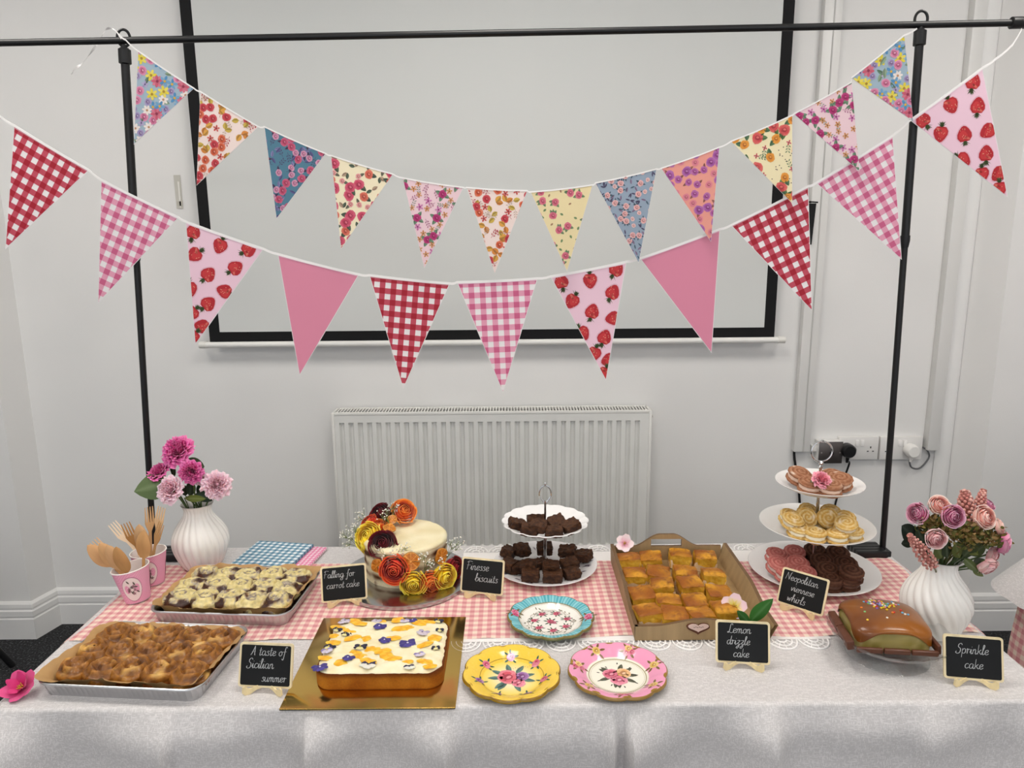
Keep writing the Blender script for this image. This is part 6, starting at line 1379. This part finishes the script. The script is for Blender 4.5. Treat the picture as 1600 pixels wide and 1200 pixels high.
def side_board(sx):
    b = MB(); n = 48
    def top(s): return .036+.020*sm((s-.15)/.35)
    flare = lambda s: .018 if sx > 0 else .002
    for off in (0, -tk): b.grid(lambda u, v: V((sx*(TW/2+off+flare(u)*v), -TD/2+TD*u, .001+top(u)*v)), n, 5, '#a68c66')
    b.grid(lambda u, v: V((sx*(TW/2-tk*v+flare(u)), -TD/2+TD*u, .001+top(u))), n, 1, '#6e5439')
    b.build('side_panel', M['wood'], t, smooth=50)
side_board(-1); side_board(1)
q = at(1090, 982, Y=TR.y-TD/2); hx, hz = q.x-TR.x, q.z-TR.z; hp = [(.024*1.25*sin(a)**3*1.0, .021*(13*cos(a)-5*cos(2*a)-2*cos(3*a)-cos(4*a))/16) for a in [2*pi*i/40 for i in range(40)]]
X0 = Matrix.Translation((hx, -TD/2, hz+.003)) @ Matrix.Rotation(pi/2, 4, 'X')
b = MB(); b.prism([(x*.9, y*.72) for x, y in hp], .006, '#57301f', X=X0); hb = b.build('heart_ornament', M['wood'], t, smooth=30)
b = MB(); b.prism([(x*.8, y*.55+.0035) for x, y in hp], .0015, '#d9bdb2', X=X0, z0=.006)
for k in range(6): b.ball(tuple((X0 @ V((-.010+.004*k, .004+.001*(k % 2), .0078)))), (.0013, .0008, .0013), '#4a3028', sub=1)
b.build('heart_face', M['paper'], hb, smooth=30)
def lemon_square(seed):
    g = random.Random(seed); bm = bmesh.new(); bmesh.ops.create_cube(bm, size=1); bmesh.ops.subdivide_edges(bm, edges=bm.edges[:], cuts=11, use_grid_fill=True); w_, d_, h_ = g.uniform(.058, .064), g.uniform(.055, .062), .040; off = V((seed*7.7, 0, 0)); vs = []; cs = []
    for q in bm.verts:
        c = q.co; rr = max(abs(c.x), abs(c.y)); k = max(0, V((c.x, c.y, c.z)).length-.66)*.22
        p = V((c.x*w_*(1-k)*(1-.05*(.5-c.z)), c.y*d_*(1-k)*(1-.05*(.5-c.z)), (c.z+.5)*h_*(1-k*.5)))
        if c.z > .45: p.z += .004*(1-(rr*2)**3)+.0025*nz(p*30+off)
        n = nz(p*55+off)*.0030+nz(p*150+off)*.0016; p += c.normalized()*n; vs.append(p); m_ = nz(p*40+off); f = nz(p*140+off)
        if c.z > .44: cs.append(mix(mix('#96540a', '#cf9222', .45+nz(p*24+off)*1.3), '#6e3608', max(0, f*.9+m_*.7)))
        else: cs.append(mix(mix('#d09a22', '#e6bc4a', .5+f), '#b0701c', max(0, (c.z-.25)*3+m_*.6) if c.z > .1 else max(0, m_-.1)))
    t = thing('lemon_drizzle_square', 'x', 'cake square'); b = MB(); bm.verts.index_update(); b.add(vs, [[q.index for q in f.verts] for f in bm.faces], cs); bm.free(); b.build('sponge', M['crumb_s'], t, smooth=60)
    b = MB(); W2 = .034; N2 = 64; lv = [(0, 0), (.5, .4), (1, 1)]
    Rr = dense_ring(.060, .060, .012, N2); vs = []
    for j in range(4):
        for i, (x, y) in enumerate(Rr):
            o = 1.0+.03*j+.05*nz((x*60, y*60, seed+j*.4))*j/2; z = .001+(.016+.014*nz((x*40, y*40, seed))+.010*max(abs(x), abs(y))/.03*(1 if abs(abs(x)-abs(y)) < .008 else 0))*j/3; vs.append((x*o, y*o, z))
    b.add(vs, [(j*N2+i, j*N2+(i+1) % N2, (j+1)*N2+(i+1) % N2, (j+1)*N2+i) for j in range(3) for i in range(N2)], '#ecd0ae'); b.build('paper_case', M['case'], t, smooth=60); return t
M['crumb_s'] = material('drizzle_sponge', rough=.5, spec=.35, bump=(380, .6, 6), vary=(200, .1)); M['case'] = material('greaseproof_paper', rough=.5, spec=.3, bump=(80, .4))
LP_ = [lemon_square(500+i) for i in range(5)]
LPOS = [(984, 868, 'back row, leftmost, beside the pale blossom'), (1018, 866, 'back row, second from left'), (1062, 862, 'back row, second from right'), (1101, 864, 'back row, rightmost'), (984, 892, 'second row from back, leftmost'), (1027, 889, 'second row from back, second from left'), (1070, 889, 'second row from back, second from right'), (1114, 893, 'second row from back, rightmost'),
        (1036, 911, 'centre row, left of the darker square'), (1078, 909, 'centre row, darker and tilted'), (997, 922, 'third row from front, leftmost'), (1122, 920, 'third row from front, rightmost'), (1044, 934, 'second row from front, left of centre'), (1086, 934, 'second row from front, right of centre'), (1013, 950, 'front row, leftmost'), (1053, 954, 'front row, in the middle'), (1095, 955, 'front row, right of the middle'), (1130, 945, 'front right, under the pink blossom')]
g = random.Random(31)
for i, (px_, py_, lab) in enumerate(LPOS):
    o = LP_[i] if i < 5 else copy_tree(LP_[i % 5]); q = at(px_, py_, Z=TR.z+.052); x = max(TR.x-TW/2+.042, min(TR.x+TW/2-.036, q.x)); y = max(TR.y-TD/2+.040, min(TR.y+TD/2-.045, q.y))
    o.location = (x, y, TR.z+.0095+(.006 if i in (8, 9) else 0)); o.rotation_euler = (g.uniform(-.10, .10), g.uniform(-.10, .10), g.uniform(-.16, .16)+(g.choice([0, pi/2, pi]) if i >= 5 else 0)); tag(o, 'lemon drizzle square in the wooden tray, '+lab, 'cake square', 'lemon drizzle squares in the wooden tray')
q = at(976, 851, Y=1.975); t0 = blossom('blossom', 'pale pink blossom at the back left corner of the wooden tray', q, .026, '#f6dfe0', '#e996ae', (-.15, -.75, .6), 14, 5, cup=.3)
q = at(1146, 950, Y=1.645); t0 = blossom('blossom', 'pale pink blossom with yellow centre at the front right of the wooden tray', q, .031, '#f4d5dc', '#e6d24a', (-.1, -.8, .6), 15, 5, cup=.35)
b = MB()
for (x0_, y0_, x1_, y1_, Y0_, Y1_, wd, c_) in [(1172, 972, 1203, 939, 1.60, 1.60, .034, '#2f6a24'), (1172, 974, 1153, 956, 1.60, 1.595, .022, '#2c6226')]:
    B_ = at(x0_, y0_, Y=Y0_)-q; T_ = at(x1_, y1_, Y=Y1_)-q; d_ = T_-B_; z = d_.normalized(); fr = V((.1, -1, .4)); y = -(fr-z*fr.dot(z)).normalized(); x = y.cross(z)
    b = MB(); leaf_patch(b, d_.length*1.15, wd, c_, Matrix.Translation(B_) @ Matrix((x, y, z)).transposed().to_4x4(), bend=.06); b.build('leaf', M['leaf'], t0, smooth=70)
b = MB(); b.tube(smooth_path([V((0, .004, -.004)), at(1168, 962, Y=1.61)-q, at(1176, 976, Y=1.60)-q], 5), .0022, '#a8803e', 6); b.build('stem', M['leaf'], t0)
# ------------------------------------------------------------------ sprinkle cake on a glass stand
GS = V((.842, 1.512, ZT)); GZ = .050
t = thing('cake_stand', 'clear glass footed cake stand under the sprinkle cake', 'cake stand', GS)
b = MB(); b.lathe([(.0, .0), (.084, .0), (.088, .0015), (.086, .004), (.060, .008), (.030, .013), (.015, .018), (.011, .026), (.014, .032), (.011, .038), (.016, GZ-.006), (.03, GZ-.004), (.03, GZ-.004), (.0, GZ-.004)], 64, '#ffffff'); b.build('foot', M['glass'], t, smooth=60)
b = MB(); b.lathe([(.0, GZ-.004), (.09, GZ-.003), (.112, GZ), (.122, GZ+.006), (.127, GZ+.012), (.129, GZ+.0125), (.128, GZ+.010), (.123, GZ+.003), (.112, GZ-.004), (.09, GZ-.007), (.0, GZ-.008)][::1], 96, '#ffffff', fn=lambda a, z, j: 1+(.012*sin(24*a) if 2 < j < 8 else 0)); b.build('plate', M['glass'], t, smooth=60)
KS = V((.832, 1.518, ZT+GZ-.002)); krz = -.12
t = thing('sprinkle_cake', 'domed caramel glazed cake with cut sides and a patch of coloured sprinkles', 'cake', KS, krz)
KW, KD, KH = .170, .160, .058
def sq(u, k): # superellipse plan
    a = 2*pi*u; c, s = cos(a), sin(a); e = k; return (KW/2*abs(c)**e*(1 if c >= 0 else -1), KD/2*abs(s)**e*(1 if s >= 0 else -1))
# chocolate slabs round the foot
def slab(A, B, hgt, th, nm='chocolate_slab', lean=.12):
    A, B = V(A), V(B); d = (B-A); L_ = d.length; b = MB(); b.box((0, 0, hgt/2), (L_-.002, th, hgt), '#5c3422', .003, X=Matrix.Translation((A+B)/2) @ Matrix.Rotation(atan2(d.y, d.x), 4, 'Z') @ Matrix.Rotation(lean, 4, 'X')); b.build(nm, M['chocslab'], t, smooth=40)
M['chocslab'] = material('milk_chocolate', rough=.4, spec=.4, bump=(90, .2), vary=(60, .12)); M['caramel'] = material('caramel_glaze', rough=.34, spec=.45, coat=.18, bump=(14, .12), vary=(18, .10))
hw, hd = KW/2, KD/2
for A, B in [((-hw, -hd-.004, 0), (-hw*.33, -hd-.004, 0)), ((-hw*.33, -hd-.004, 0), (hw*.33, -hd-.004, 0)), ((hw*.33, -hd-.004, 0), (hw, -hd-.004, 0)), ((-hw-.006, hd*.72, 0), (-hw-.006, -hd*.1, 0)), ((-hw-.006, -hd*.1, 0), (-hw-.006, -hd, 0)), ((hw+.004, -hd, 0), (hw+.004, hd*.1, 0))]: slab(A, B, .012 if A[1] == B[1] else .021, .009 if A[1] == B[1] or A[0] > 0 else .017, lean=.12 if A[1] == B[1] else (.22 if A[0] < 0 else -.1))
b = MB(); N3 = 72
def spg(u, v): x, y = sq(u, .45); k = .975-.11*max(0, v-.55)/.45+.006*nz((x*60, y*60, v*2)); return V((x*k, y*k, .001+.0445*v))
b.grid(spg, N3, 8, lambda u, v: mix('#e2d09a' if cos(2*pi*u) < -.6 else '#d8c47c', '#b4a050', .5+1.2*nz(spg(u, v)*70)), wrap=True); b.add([spg(i/N3, 0) for i in range(N3)], [list(range(N3))[::-1]], '#a08a4a'); b.build('sponge', M['crumb'], t, smooth=60)
def gz_low(u):   # lower edge of the glaze: lifts in an arch over the cut front and left faces
    a = 2*pi*u; fr = exp(-((((a-1.5*pi+pi) % (2*pi))-pi)/.50)**2); lf = exp(-((((a-pi+pi) % (2*pi))-pi)/.45)**2); return .010+.031*fr+.030*lf
def glz(u, v):
    lo = gz_low(u); x, y = sq(u, .42+.35*v)
    zm = max(.034, lo+.003); k0 = 1-.05*max(0, (zm-.034)/.01)
    if v < .15: k = k0; z = lo+(zm-lo)*(v/.15)
    else: q = (v-.15)/.85; k = k0*cos(q*pi/2)**.72 if q < 1 else 0; z = zm+(KH-zm)*sin(q*pi/2)
    return V((x*k*1.0, y*k, z+.0012*nz((x*k*25, y*k*25, 2))))
b.grid(glz, 96, 26, lambda u, v: mix('#8e520e', '#6e3a0a', .5+1.1*nz(glz(u, v)*14)), wrap=True); b.build('caramel_glaze', M['caramel'], t, smooth=75)
b = MB(); g = random.Random(3); n_s = 0
SPC = ['#e23b3b', '#f2d23a', '#f5f0e6', '#6fb4d8', '#f2a0b8', '#8a6ac0', '#f5f0e6', '#f08a3a', '#7cc07a', '#f2d23a']
def surf(x, y):
    r = min(1, ((abs(x)/hw)**2.6+(abs(y)/hd)**2.6)**(1/2.6)); return .034+(KH-.034)*sqrt(max(0, 1-r**2.5))
while n_s < 70:
    x, y = .006+g.gauss(0, .017), .022+g.gauss(0, .015)
    if n_s > 62: x, y = g.uniform(-.05, .05), g.uniform(-.045, .03)
    z = surf(x, y)+.0012; e = .001; nx = V((-(surf(x+e, y)-surf(x-e, y))/(2*e), -(surf(x, y+e)-surf(x, y-e))/(2*e), 1)).normalized(); X = aim((x, y, z), nx, g.uniform(0, 6)); b.lathe([(.0003, .0012), (.0024, .0010), (.0026, .0004), (.0024, -.0012), (.0003, -.0012)], 8, g.choice(SPC), X=X); n_s += 1
o = b.build('sprinkles', M['paper'], t, smooth=40); o['kind'] = 'stuff'
